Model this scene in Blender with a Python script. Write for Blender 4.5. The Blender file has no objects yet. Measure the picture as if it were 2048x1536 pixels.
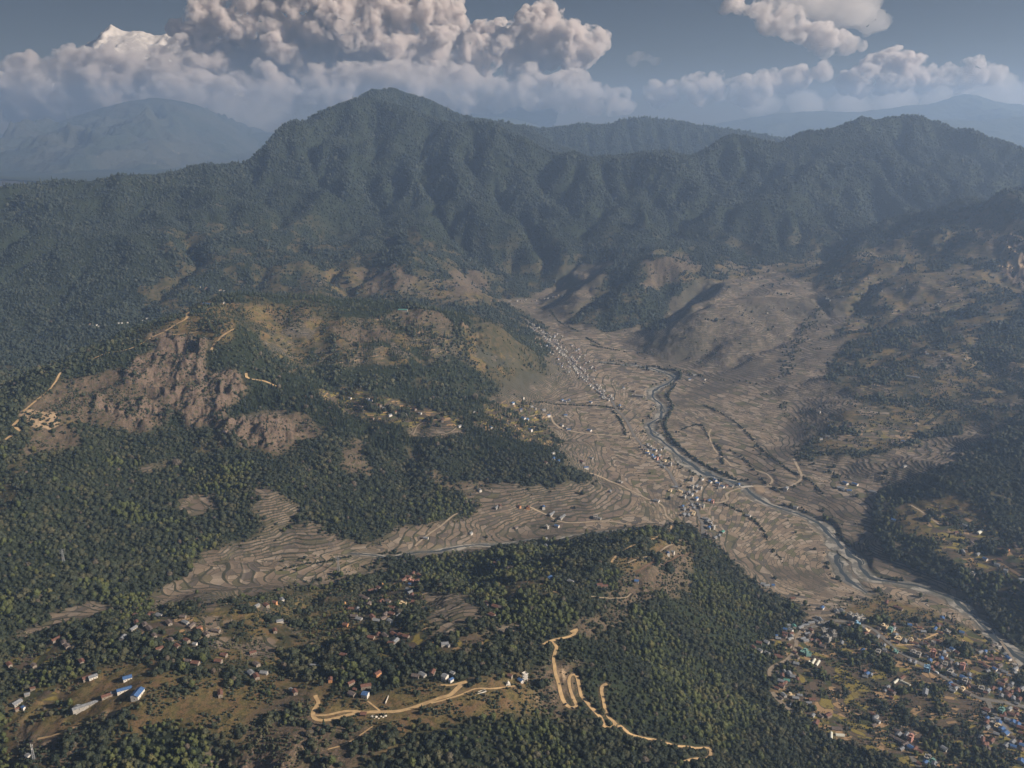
import bpy, math, random
import numpy as np
from mathutils import Vector

# ------------------------------------------------------------------ camera, light, exposure
SC = bpy.context.scene
COL = SC.collection
CH = 900.0                      # camera height above the town
PITCH = math.radians(16.5)
FPX = 1750.0                    # focal length in pixels of the 2048 wide photograph
cd = bpy.data.cameras.new('camera'); cam = bpy.data.objects.new('camera', cd); COL.objects.link(cam)
cam.location = (0, 0, CH); cam.rotation_euler = (math.pi/2 - PITCH, 0, 0)
cd.sensor_width = 36; cd.lens = 36*FPX/2048; cd.clip_start = 1; cd.clip_end = 120000
SC.camera = cam
SUN_AZ = math.radians(106)       # clockwise from the view direction (+Y)
SUN_EL = math.radians(27.5)
w = bpy.data.worlds.new('World'); SC.world = w; w.use_nodes = True
nt = w.node_tree; bg = nt.nodes['Background']
sky = nt.nodes.new('ShaderNodeTexSky'); sky.sky_type = 'NISHITA'; sky.sun_disc = False
sky.sun_elevation = SUN_EL; sky.sun_rotation = SUN_AZ; sky.altitude = 1500
sky.air_density = 1.0; sky.dust_density = 0.4; sky.ozone_density = 1.5
tint = nt.nodes.new('ShaderNodeMix'); tint.data_type = 'RGBA'; tint.blend_type = 'MULTIPLY'; tint.inputs[0].default_value = 1; tint.inputs[7].default_value = (0.185, 0.158, 0.155, 1)
nt.links.new(sky.outputs[0], tint.inputs[6]); nt.links.new(tint.outputs[2], bg.inputs['Color']); bg.inputs['Strength'].default_value = 0.065
sd = bpy.data.lights.new('sun', 'SUN'); sd.energy = 5.0; sd.angle = math.radians(0.53); sd.color = (1.0, 0.87, 0.72)
so = bpy.data.objects.new('sun', sd); COL.objects.link(so)
sv = Vector((math.sin(SUN_AZ)*math.cos(SUN_EL), math.cos(SUN_AZ)*math.cos(SUN_EL), math.sin(SUN_EL)))
so.rotation_euler = sv.to_track_quat('Z', 'Y').to_euler(); so.location = (2500, 800, 2500)
SC.view_settings.view_transform = 'Standard'; SC.view_settings.look = 'None'
SC.view_settings.exposure = 0.88; SC.view_settings.gamma = 1
SC.cycles.max_bounces = 8; SC.cycles.diffuse_bounces = 2; SC.cycles.glossy_bounces = 1
SC.cycles.volume_bounces = 7; SC.cycles.transparent_max_bounces = 8; SC.cycles.transmission_bounces = 1
SC.cycles.caustics_reflective = False; SC.cycles.caustics_refractive = False
SC.cycles.use_denoising = True
random.seed(5); RNG = np.random.default_rng(7)

# ------------------------------------------------------------------ noise and helpers
def hash2(ix, iy, s):
    h = (ix.astype(np.int64)*374761393 + iy.astype(np.int64)*668265263 + s*974634777) & 0xffffffff
    h = ((h ^ (h >> 13))*1274126177) & 0xffffffff
    h = h ^ (h >> 16)
    return (h & 0xffffff).astype(np.float32)/float(0xffffff)
def vnoise(x, y, s=0):
    fx = np.floor(x); fy = np.floor(y); tx = (x-fx).astype(np.float32); ty = (y-fy).astype(np.float32)
    ix = fx.astype(np.int64); iy = fy.astype(np.int64)
    tx = tx*tx*tx*(tx*(tx*6-15)+10); ty = ty*ty*ty*(ty*(ty*6-15)+10)
    a = hash2(ix, iy, s); b = hash2(ix+1, iy, s); c = hash2(ix, iy+1, s); d = hash2(ix+1, iy+1, s)
    return (a+(b-a)*tx)*(1-ty)+(c+(d-c)*tx)*ty - 0.5
def fbm(x, y, scale, octs, s=0, gain=0.5, ridged=False):
    x = x/scale; y = y/scale; o = np.zeros(np.shape(x), np.float32); a = 1.0
    for k in range(octs):
        n = vnoise(x, y, s+k*17)
        o += a*((0.5-np.abs(n)*2) if ridged else n*2)
        a *= gain; c, q = 0.8*2.02, 0.6*2.02; x, y = x*c-y*q+3.1, x*q+y*c+7.7
    return o
def sstep(a, b, x):
    t = np.clip((x-a)/(b-a), 0, 1); return t*t*(3-2*t)
SP, CP = math.sin(PITCH), math.cos(PITCH)
def ray(u, v):
    a = (np.asarray(u, float)-1024)/FPX; b = (768-np.asarray(v, float))/FPX
    return a, CP+b*SP, -SP+b*CP
def py_(u, v, Y): a, dy, dz = ray(u, v); t = Y/dy; return (a*t, Y, CH+dz*t)
def pz_(u, v, Z): a, dy, dz = ray(u, v); t = (Z-CH)/dz; return (a*t, dy*t, Z)

# ------------------------------------------------------------------ the lie of the land: crest and valley lines
CRESTS = [  # (u, v, forward distance)
 [(-150,1580,900),(0,1515,935),(130,1450,960),(250,1395,985),(400,1385,990),(640,1405,960),(820,1392,965),(940,1375,975),(1050,1345,1010),(1110,1290,1085),(1140,1240,1170),(1190,1195,1255),(1260,1160,1340),(1330,1115,1450),(1375,1080,1580)],
 [(1050,1345,1010),(1100,1420,970),(1160,1500,900),(1220,1620,800)],
 [(640,1405,960),(560,1290,1130),(480,1200,1270)],
 [(-250,950,1800),(-60,915,1850),(0,875,1900),(35,835,1990),(130,735,2230),(230,700,2330),(330,655,2430),(375,628,2560),(425,606,2660),(490,590,2720),(560,600,2740),(640,615,2740),(740,622,2760),(850,622,2780),(920,635,2800),(1000,662,2830),(1050,695,2880)],
 [(330,655,2430),(390,740,2250),(440,820,2120),(470,850,2060)],
 [(130,735,2230),(210,820,2080),(300,900,1950),(360,960,1860)],
 [(490,590,2720),(560,720,2420),(640,780,2300),(760,820,2230),(870,850,2170),(980,870,2130),(1080,900,2090),(1130,935,2010)],
 [(640,780,2300),(700,860,2110),(780,920,2000),(860,965,1930),(915,995,1880)],
 [(-80,1000,1700),(60,1010,1650),(180,1080,1570)],
 [(850,622,2780),(900,700,2620),(930,760,2500)],
 [(-300,420,4300),(0,390,4500),(70,380,4600),(150,368,4700),(230,358,4800),(330,350,4950),(400,334,5100),(500,325,5300),(530,300,5450),(570,272,5600),(630,230,5800),(690,212,5900),(745,196,6000),(800,220,5950),(850,235,5850),(900,247,5780),(950,252,5720),(1000,257,5680),(1050,280,5600),(1090,305,5550),(1170,318,5550),(1240,312,5600),(1330,304,5650),(1375,318,5650),(1440,290,5700),(1490,276,5700),(1530,288,5700),(1560,290,5700),(1600,264,5750),(1650,270,5800),(1690,250,5850),(1720,239,5900),(1760,242,5950),(1810,232,6000),(1850,240,5950),(1890,250,5900),(1960,275,5800),(2048,303,5700),(2300,380,5500)],
 [(745,196,6000),(800,300,5500),(850,380,5100),(880,455,4720),(930,535,4200)],
 [(630,230,5800),(620,330,5250),(600,420,4700),(590,500,4200),(700,540,3900)],
 [(330,350,4950),(350,420,4500),(420,480,4100),(480,540,3750)],
 [(70,380,4600),(60,450,4200),(80,520,3850)],
 [(1000,257,5680),(1060,370,5180),(1130,430,4880),(1185,490,4550)],
 [(1600,264,5750),(1540,355,5300),(1430,428,4850),(1330,482,4600),(1281,516,4100),(1239,537,4050),(1190,567,3980),(1165,582,3900)],
 [(1281,516,4100),(1288,560,3850),(1275,595,3680),(1239,612,3650),(1190,630,3600),(1150,648,3520)],
 [(1480,478,4560),(1409,491,4400),(1336,500,4250),(1281,516,4100)],
 [(1620,640,3350),(1592,700,3050),(1572,745,2850)],
 [(470,590,2700),(500,640,2560),(520,700,2380)],
 [(1810,232,6000),(1850,300,5600),(1900,350,5250),(1970,395,4900),(2100,440,4600)],
 [(1720,239,5900),(1680,330,5300),(1650,400,4900),(1590,465,4550)],
 [(2300,330,4300),(2150,370,4200),(2048,393,4150),(1985,400,4150),(1920,418,4150),(1850,447,4170),(1780,480,4170),(1700,510,4170),(1620,532,4120),(1610,537,4080),(1531,560,3880),(1446,586,3700),(1373,620,3480),(1310,676,3270)],
 [(1920,418,4150),(1930,500,3700),(1990,560,3400),(2100,600,3250)],
 [(2150,560,3250),(2040,600,3150),(1960,640,3000),(1880,690,2860),(1790,755,2660),(1700,825,2420),(1620,890,2230)],
 [(2300,820,2250),(2150,850,2150),(2048,880,2070),(1980,918,1990),(1900,965,1900)],
 [(700,222,6900),(745,204,6850),(790,190,6850),(850,211,6900),(930,241,6950)],[(720,214,7150),(790,192,7150),(850,213,7200)],
 [(740,196,6600),(790,184,7000),(850,205,7050),(930,235,7100),(1000,246,7200),(1060,262,7400)],
 [(960,262,8300),(1040,257,8300),(1090,262,8350),(1150,256,8350),(1210,257,8400),(1280,236,8500),(1350,245,8500),(1450,260,8500),(1550,276,8500),(1700,300,8500)],
]
FLOORS = [  # (u, v, height)
 [(2100,1340,-8),(1990,1260,-5),(1850,1190,3),(1720,1150,8),(1690,1080,12),(1600,1020,17),(1500,975,22),(1400,925,30),(1330,880,38),(1300,850,42),(1320,790,50),(1340,750,57),(1240,725,66),(1150,690,82),(1080,640,105),(1000,600,140),(940,565,180)],
 [(1080,640,105),(1130,600,140),(1170,560,185),(1190,530,230),(1230,505,290),(1300,450,400)],
 [(1560,1300,24),(1650,1240,20),(1750,1240,20),(1900,1290,18),(2048,1340,18),(2200,1400,15)],
 [(1600,1380,26),(1800,1400,25),(2048,1450,25),(2250,1500,20)],
 [(1660,1500,32),(1800,1536,34),(2048,1560,32),(2300,1600,28)],
 [(1450,1060,23),(1400,1000,27),(1330,950,35),(1250,880,44),(1200,800,58),(1130,730,78)],
 [(1480,1120,19),(1600,1190,16)],
 [(1290,1030,35),(1200,960,44),(1140,870,56),(1090,790,72)],
 [(1430,840,50),(1560,940,38),(1680,1030,28),(1800,1120,22),(1950,1210,8)],
 [(1420,760,68),(1540,830,58),(1640,930,45),(1740,1000,40)],
 [(1290,700,82),(1400,730,78),(1520,770,76),(1600,820,66)],
 [(1330,1042,32),(1180,1072,40),(1000,1090,50),(850,1115,62),(700,1125,70),(560,1145,80),(430,1170,92),(300,1195,106),(100,1245,126),(-100,1290,140)],
 [(1150,1010,48),(1040,1000,58),(930,1020,62),(800,1070,75),(640,1080,88),(560,1050,106),(540,990,135)],
 [(1780,1010,45),(1790,1080,40),(1900,1130,38),(2048,1200,34),(2200,1260,30)],
 [(1440,1100,23),(1520,1185,19),(1590,1255,21),(1535,1310,30),(1535,1370,33),(1590,1450,38),(1690,1530,38)],
 [(1880,1040,55),(2048,1120,55)],
 [(1740,930,62),(1850,910,78),(1960,850,105),(2060,780,150)],
 [(1180,670,92),(1300,660,92),(1340,625,118),(1430,565,215),(1560,525,255),(1680,480,330)],
 [(890,490,330),(930,570,200)],[(1200,598,150),(1232,588,182)],
 [(1225,470,350),(1350,420,450)],
]
HIDDEN = [  # valleys that lie behind the crests (x, y, z)
 [(-3200,3300,120),(-2200,3250,130),(-1500,3200,150),(-900,3300,170),(-400,3500,180),(-100,3650,170)],
 [(-1850,2250,115),(-1650,2600,110),(-1480,2900,120),(-1450,3200,150)],[(-2400,2800,110)],
 [(-7200,6300,200),(-4500,6200,200),(-3000,6500,250),(-2400,7400,350),(-600,7700,650),(300,7700,520),(1200,7500,450),(2500,7400,420),(4500,7500,400),(7200,7600,400)],
 [(100,6500,650),(700,6600,600),(2000,6700,560)],
 [(3200,6700,500),(5200,6500,450)],
 [(2100,4900,330),(2700,5000,360),(3400,4700,420)],
 [(-7200,9600,120),(-3000,9600,200),(1000,9600,400),(7200,9600,350)],
 [(-7200,4200,500),(-5000,4300,560)],[(-3600,1500,160),(-1600,1250,150),(-1500,1700,160)],
 [(-900,600,60),(-300,650,95),(100,640,110),(420,700,60),(900,500,30),(2500,900,10),(1900,1200,0),(3000,2000,60)],
 [(5000,4000,600),(4500,3000,400),(3800,2500,300)],
 [(7200,5200,700),(7200,2500,300)],[(-2500,400,60),(0,400,60),(3000,400,0),(7200,400,50)],[(-7200,2500,300)],[(-7200,400,100)],
]
ctl = []
def dens(pts, step=70.0):
    out = []
    for p, q in zip(pts[:-1], pts[1:]):
        n = max(1, int(math.dist(p, q)/step))
        out += [tuple(p[i]+(q[i]-p[i])*k/n for i in range(3)) for k in range(n)]
    out.append(pts[-1]); return out
for c in CRESTS: ctl += dens([py_(*p) for p in c], 90)
for c in FLOORS: ctl += dens([pz_(*p) for p in c], 90)
_main = np.array(dens([py_(*p) for p in next(c for c in CRESTS if c[1] == (0,390,4500))], 200)); _o = np.argsort(_main[:, 0])
def crest_y(x): return np.interp(x, _main[_o, 0], _main[_o, 1])
for p in _main:                 # the land falls away behind the long crest
    if not -1150 < p[0] < -700:
        ctl.append((p[0]*1.05, p[1]+330, p[2]-110)); ctl.append((p[0]*1.10, p[1]+750, p[2]-260))
for c in HIDDEN: ctl += dens([tuple(map(float, p)) for p in c], 500)
ctl = np.array(ctl, float)
_k = {}
for r in ctl: _k.setdefault((int(r[0]//45), int(r[1]//45)), r)
ctl = np.array(list(_k.values()))
def kern(r2): return -np.sqrt(r2+0.12)
d2 = ((ctl[:, None, :2]-ctl[None, :, :2])**2).sum(-1)/1e4
K = kern(d2); N = len(ctl)
A = np.zeros((N+3, N+3)); A[:N, :N] = K+np.eye(N)*0.25; A[:N, N] = 1; A[:N, N+1:] = ctl[:, :2]/1e3; A[N:, :N] = A[:N, N:].T
Ainv = np.linalg.inv(A)
GX0, GX1, GY0, GY1, GS = -7200, 7200, 400, 9600, 25.0
gx = np.arange(GX0, GX1+1, GS); gy = np.arange(GY0, GY1+1, GS)
X, Y = np.meshgrid(gx, gy)
def rbf(vals):
    wv = Ainv @ np.concatenate([vals, np.zeros(3)])
    out = np.zeros(X.size); P = np.stack([X.ravel(), Y.ravel()], 1)
    for i in range(0, len(P), 8000):
        q = P[i:i+8000]
        r2 = ((q**2).sum(1)[:, None] + (ctl[:, :2]**2).sum(1)[None] - 2*q@ctl[:, :2].T)/1e4
        out[i:i+8000] = kern(np.maximum(r2, 0))@wv[:N] + wv[N] + (q/1e3)@wv[N+1:]
    return out.reshape(X.shape)
H = rbf(ctl[:, 2]); print('H', H.min(), H.max(), 'fit', np.abs(Ainv[:0]).sum())
gyy, gxx = np.gradient(H, GS); slope = np.hypot(gxx, gyy)
BEH = sstep(-150, 150, Y-crest_y(X))
MT = sstep(3200, 4300, Y)
hilly = sstep(0.07, 0.2, slope)
H += hilly*(1-0.85*BEH)*(fbm(X, Y, 900, 3, 3)*34*MT + fbm(X, Y, 620, 4, 9, ridged=True)*(14+150*MT) + fbm(X, Y, 300, 4, 29, ridged=True)*(12+45*MT) + fbm(X, Y, 200, 4, 19)*11)
# stream erosion on the 25 m grid: cuts gullies, leaves spurs
def fill(H):
    for _ in range(60):
        m = np.minimum.reduce([np.roll(np.roll(H, a, 0), b, 1) for a in (-1, 0, 1) for b in (-1, 0, 1) if a or b])
        low = H < m+0.05; low[0] = low[-1] = False; low[:, 0] = low[:, -1] = False
        if not low.any(): break
        H[low] = m[low]+0.06
    return H
ny, nx = H.shape
idx = np.arange(H.size).reshape(H.shape)
for it in range(9):
    H = fill(H)
    best = np.zeros(H.shape); rec = idx.copy()
    for a in (-1, 0, 1):
        for b in (-1, 0, 1):
            if not (a or b): continue
            dd = GS*math.hypot(a, b)
            s = (H-np.roll(np.roll(H, -a, 0), -b, 1))/dd
            r = np.roll(np.roll(idx, -a, 0), -b, 1)
            edge = np.zeros(H.shape, bool)
            if a == -1: edge[0] = True
            if a == 1: edge[-1] = True
            if b == -1: edge[:, 0] = True
            if b == 1: edge[:, -1] = True
            m = (s > best) & ~edge
            best[m] = s[m]; rec[m] = r[m]
    order = np.argsort(H.ravel()); recl = rec.ravel().tolist(); area = [1.0]*H.size
    for i in order[::-1].tolist():
        j = recl[i]
        if j != i: area[j] += area[i]
    ar = np.array(area)
    dist = np.hypot((rec.ravel() % nx)-(idx.ravel() % nx), (rec.ravel()//nx)-(idx.ravel()//nx))*GS
    F = ((0.42+0.75*MT.ravel())*np.minimum(ar, 400)**0.45/np.maximum(dist, 1)*4.0*hilly.ravel()).tolist()
    h = H.ravel().tolist()
    for i in order.tolist():
        j = recl[i]
        if j != i and h[j] < h[i]:
            f = F[i]; h[i] = (h[i]+f*h[j])/(1+f)
    H = np.array(h).reshape(H.shape)
    lap = (np.roll(H, 1, 0)+np.roll(H, -1, 0)+np.roll(H, 1, 1)+np.roll(H, -1, 1)-4*H)
    lap[0] = lap[-1] = 0; lap[:, 0] = lap[:, -1] = 0
    H += 0.10*lap*hilly
def bil(G, x, y):
    fx = np.clip((np.asarray(x, float)-GX0)/GS, 0, nx-1.001); fy = np.clip((np.asarray(y, float)-GY0)/GS, 0, ny-1.001)
    ix = fx.astype(int); iy = fy.astype(int); tx = fx-ix; ty = fy-iy
    return (G[iy, ix]*(1-tx)+G[iy, ix+1]*tx)*(1-ty)+(G[iy+1, ix]*(1-tx)+G[iy+1, ix+1]*tx)*ty
H += rbf(ctl[:, 2]-bil(H, ctl[:, 0], ctl[:, 1]))
gyy, gxx = np.gradient(H, GS); SLOPE = np.hypot(gxx, gyy)
def cub(G, x, y):
    fx = np.clip((np.asarray(x, float)-GX0)/GS, 1, nx-3.001); fy = np.clip((np.asarray(y, float)-GY0)/GS, 1, ny-3.001)
    ix = fx.astype(int); iy = fy.astype(int); tx = fx-ix; ty = fy-iy
    def wt(t): return (-.5*t+t*t-.5*t**3, 1-2.5*t*t+1.5*t**3, .5*t+2*t*t-1.5*t**3, -.5*t*t+.5*t**3)
    wx, wy = wt(tx), wt(ty); o = 0
    for a in range(4):
        r = 0
        for b in range(4): r = r+G[iy+a-1, ix+b-1]*wx[b]
        o = o+r*wy[a]
    return o
def ground0(x, y):      # the land without steps, banks and road cuts
    s = bil(SLOPE, x, y); r = sstep(0.08, 0.35, s)
    return cub(H, x, y) + r*(fbm(x, y, 90, 4, 31)*7 + fbm(x, y, 160, 3, 77, ridged=True)*5) + (1-r)*fbm(x, y, 320, 3, 50)*1.6
def hit(u, v, g=None):  # where the sight line of a pixel meets the land
    g = g or ground0
    u = np.atleast_1d(np.asarray(u, float)); v = np.atleast_1d(np.asarray(v, float))
    a, dy, dz = ray(u, v); t = np.full(u.shape, 700.0); done = np.zeros(u.shape, bool); last = t.copy()
    for k in range(700):
        z = CH+dz*t; below = z < g(a*t, dy*t)
        new = below & ~done; done |= new
        last = np.where(done, last, t)
        t = np.where(done, t, t+np.maximum(4, t*0.004))
        if done.all() or (t > 9800).all(): break
    lo, hi = last, t
    for k in range(9):
        m = (lo+hi)/2; b = CH+dz*m < g(a*m, dy*m)
        hi = np.where(b, m, hi); lo = np.where(b, lo, m)
    return a*hi, dy*hi, CH+dz*hi
res = bil(H, ctl[:,0], ctl[:,1])-ctl[:,2]; print('fit', np.abs(res).mean(), np.abs(res).max())
print('land ready', N, H.min(), H.max(), flush=True)
# ------------------------------------------------------------------ roads and river: polylines traced on the land
def U(*p): return [(p[i], p[i+1]) for i in range(0, len(p), 2)]
ROADS = [  # name, width, colour key, points
 ('dirt_road',5.2,'tan',U(630,1391,637,1405,628,1420,627,1431,635,1440,654,1440,682,1433,712,1426,740,1424,764,1424,794,1422,822,1416,851,1406,876,1397,900,1390,914,1377,928,1364,942,1358)),
 ('dirt_road',3.6,'tan',U(630,1431,658,1429,689,1422,712,1422,735,1424)),
 ('footpath',2.6,'tan',U(862,1407,916,1391,951,1377,986,1376,1033,1372)),
 ('dirt_road',3.6,'tan',U(881,1370,902,1370,928,1364)),
 ('footpath',2.2,'tan',U(735,1402,748,1412,760,1422)),
 ('footpath',1.8,'tan',U(655,1499,690,1488,720,1470,745,1452)),
 ('dirt_road',5.0,'tan',U(1081,1292,1099,1283,1119,1277,1138,1272,1150,1267,1154,1262,1142,1262)),
 ('dirt_road',4.6,'tan',U(1103,1283,1113,1294,1109,1306,1107,1318,1110,1341,1113,1353,1119,1374,1124,1396,1132,1411,1144,1417,1153,1412,1146,1396,1140,1376,1138,1357,1144,1348,1154,1351,1158,1370,1162,1390,1173,1402,1183,1415,1201,1435,1208,1452,1222,1457,1230,1450,1216,1431,1208,1407,1203,1382,1205,1370,1214,1367)),
 ('dirt_road',4.2,'tan',U(1228,1453,1242,1451,1255,1464,1275,1474,1314,1480,1353,1491,1392,1495,1417,1501,1421,1509,1408,1517,1340,1532)),
 ('road',8.0,'grey',U(1602,1261,1624,1254,1646,1247,1668,1242,1705,1245,1728,1251,1749,1261,1763,1272,1785,1292,1802,1306,1827,1319,1861,1338,1887,1353,1912,1370,1938,1386,1963,1397,1989,1401,2060,1415)),
 ('dirt_road',7.0,'dust',U(1540,1352,1540,1340,1548,1332,1563,1326,1576,1318,1588,1305,1592,1288,1595,1273,1602,1261)),
 ('dirt_road',7.5,'dust',U(1544,1384,1558,1399,1570,1411,1584,1424)),
 ('road',6.5,'grey',U(1823,1512,1842,1540)),
 ('street',7.0,'grey',U(1976,1402,1983,1417,1997,1438,2022,1467)),
 ('road',5.0,'dust',U(2002,1282,2015,1302,2030,1324,2050,1345)),
 ('footpath',2.4,'tan',U(1848,1278,1862,1272,1888,1262)),
 ('footpath',2.4,'tan',U(1792,1290,1830,1289,1850,1287)),
 ('road',8.0,'grey',U(1049,636,1071,657,1101,681,1130,708,1152,734,1174,759,1196,783,1222,800,1232,816,1254,843,1263,860,1272,876,1289,894,1311,914,1329,933,1342,949,1348,962,1357,974,1370,984,1377,996,1387,1009,1396,1025,1399,1036,1405,1050,1406,1077)),
 ('dirt_road',5.0,'pale',U(1180,945,1210,958,1260,980,1300,1000,1319,1007,1329,1017,1333,1032,1348,1043)),
 ('dirt_road',5.5,'pale',U(1060,832,1080,828,1100,831,1111,848,1141,862,1199,869)),
 ('dirt_road',4.5,'pale',U(1199,869,1240,872,1272,876)),
 ('dirt_road',6.0,'pale',U(1430,1005,1446,1004,1456,997,1452,989,1465,981,1487,975,1509,972,1539,973,1570,975,1594,965,1603,951,1587,917)),
 ('dirt_road',4.6,'pale',U(1534,972,1543,965,1543,957,1531,946,1510,940,1494,933,1480,931,1464,932,1455,923,1433,904,1423,886,1418,869,1422,858)),
 ('dirt_road',4.5,'pale',U(830,1092,844,1079,865,1063,885,1049,912,1028,947,1016)),
 ('dirt_road',4.5,'pale',U(1056,1011,1090,1028,1135,1045,1210,1042,1261,1049)),
 ('dirt_road',8.0,'tan',U(-20,896,0,886,20,872,38,860,27,852,38,838)),
 ('dirt_road',7.0,'tan',U(331,662,349,650,372,637,376,626,403,613,444,608,468,606)),
 ('dirt_road',5.0,'tan',U(48,822,70,803,100,778,120,748,128,740,150,729)),
 ('dirt_road',4.5,'tan',U(186,718,215,706,250,700,285,686,331,662)),
 ('dirt_road',6,'tan',U(345,669,393,664,441,655)),
 ('dirt_road',7,'tan',U(470,657,437,678,424,695,424,705)),
 ('dirt_road',7,'tan',U(492,744,496,756,533,763,554,773)),
 ('dirt_road',3.8,'tan',U(1343,1052,1319,1072,1261,1093,1234,1110,1223,1124)),
 ('dirt_road',3.4,'pale',U(1360,1093,1295,1113,1254,1127)),
 ('dirt_road',3.0,'rust',U(1385,1104,1350,1117,1329,1127)),
 ('dirt_road',3.0,'rust',U(1319,1118,1295,1130,1275,1143)),
 ('dirt_road',3.6,'tan',U(159,1450,132,1461,106,1471,75,1480)),
 ('footpath',2.6,'pale',U(826,870,835,852,850,843,872,838)),
 ('footpath',2.8,'pale',U(826,870,860,872,890,868,905,862,915,852)),
 ('footpath',2.4,'pale',U(1180,1190,1210,1196,1250,1196,1262,1187)),
 ('dirt_road',4.0,'pale',U(1822,1010,1850,1028,1880,1050)),
]
RIVERS = [
 ('river',U(1200,722,1240,727,1300,735,1345,750,1335,765,1310,777,1303,792,1325,812,1318,832,1299,848,1303,862,1322,880,1347,900,1372,925,1400,940,1440,955,1480,968,1500,985,1530,1003,1560,1015,1600,1027,1640,1046,1665,1075,1682,1100), [7,9,12,15,14,15,16,14,14,16,15,15,16,20,24,23,17,15,14,15,15,17,19,24]),
 ('river',U(1682,1100,1676,1125,1690,1150,1712,1168,1735,1184), [15,18,18,15,11]),
 ('river',U(1690,1096,1712,1115,1722,1140,1740,1155,1780,1162,1820,1168,1850,1177,1900,1194,1940,1224,1975,1256,2015,1295,2060,1330), [18,18,20,18,14,13,13,14,18,18,18,18]),
 ('stream',U(700,1106,745,1108,783,1113,834,1103,885,1101,936,1091,988,1088,1056,1083,1124,1072,1190,1066,1260,1058), [4,5,8,10,11,9,8,6,5,4,4]),
]
def trace(pts, step):
    """pixel polyline -> smooth world polyline on the land, points every step metres"""
    x, y, z = hit([p[0] for p in pts], [p[1] for p in pts])
    P = np.stack([x, y], 1)
    Q = np.vstack([2*P[0]-P[1], P, 2*P[-1]-P[-2]]); out = []; par = []
    for i in range(1, len(Q)-2):
        n = max(2, int(np.hypot(*(Q[i+1]-Q[i]))/step))
        t = (np.arange(n)/n)[:, None]
        out.append(0.5*(2*Q[i]+(Q[i+1]-Q[i-1])*t+(2*Q[i-1]-5*Q[i]+4*Q[i+1]-Q[i+2])*t*t+(3*Q[i]-Q[i-1]-3*Q[i+1]+Q[i+2])*t**3)); par += list((i-1)+t[:, 0])
    out.append(P[-1:]); par.append(len(P)-1)
    return np.vstack(out), np.array(par)
def smooth(a, k):
    if len(a) < 2*k+3: k = max(1, (len(a)-1)//3)
    p = np.pad(a, k, mode='edge'); c = np.cumsum(np.insert(p, 0, 0)); return (c[2*k+1:]-c[:-(2*k+1)])/(2*k+1)
WAYS = []   # (name, xy, z, halfwidth array, colour, kind)
for nm, wd, colr, pts in ROADS:
    xy, par = trace(pts, 4.0); z = smooth(ground0(xy[:, 0], xy[:, 1]), 4)
    WAYS.append((nm, xy, z, np.full(len(xy), wd/2), colr))
for nm, pts, ws in RIVERS:
    xy, par = trace(pts, 6.0); z = smooth(ground0(xy[:, 0], xy[:, 1]), 8)-(2.2 if nm == 'river' else 1.2)
    hw = np.interp(par, np.arange(len(ws)), ws)*0.88*(1+0.42*np.sin(np.arange(len(xy))*0.31)*np.sin(np.arange(len(xy))*0.13+1))
    WAYS.append((nm, xy, z, hw, 'river'))
# distance field to the ways on a 4 m grid
WX0, WY0, WS = -1900, 700, 4.0; WNX, WNY = 950, 850
wd_ = np.full((WNY, WNX), 99.0, np.float32); wz_ = np.zeros((WNY, WNX), np.float32); wrv = np.zeros((WNY, WNX), np.float32)
for nm, xy, z, hw, colr in WAYS:
    for k in range(len(xy)):
        R = hw[k]+26; i0 = int((xy[k, 0]-R-WX0)/WS); i1 = int((xy[k, 0]+R-WX0)/WS)+2; j0 = int((xy[k, 1]-R-WY0)/WS); j1 = int((xy[k, 1]+R-WY0)/WS)+2
        if i0 < 0 or j0 < 0 or i1 > WNX or j1 > WNY: continue
        gx_ = WX0+np.arange(i0, i1)*WS; gy_ = WY0+np.arange(j0, j1)*WS
        d = np.sqrt((gx_[None]-xy[k, 0])**2+(gy_[:, None]-xy[k, 1])**2)-hw[k]
        s = wd_[j0:j1, i0:i1]; m = d < s
        s[m] = d[m]; wz_[j0:j1, i0:i1][m] = z[k]; wrv[j0:j1, i0:i1][m] = 1.0 if colr == 'river' else 0.0
def wgrid(G, x, y, out):
    fx = (x-WX0)/WS; fy = (y-WY0)/WS; ok = (fx > 0) & (fy > 0) & (fx < WNX-2) & (fy < WNY-2)
    fx = np.clip(fx, 0, WNX-2.01); fy = np.clip(fy, 0, WNY-2.01); ix = fx.astype(int); iy = fy.astype(int); tx = fx-ix; ty = fy-iy
    v = (G[iy, ix]*(1-tx)+G[iy, ix+1]*tx)*(1-ty)+(G[iy+1, ix]*(1-tx)+G[iy+1, ix+1]*tx)*ty
    return np.where(ok, v, out)
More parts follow.
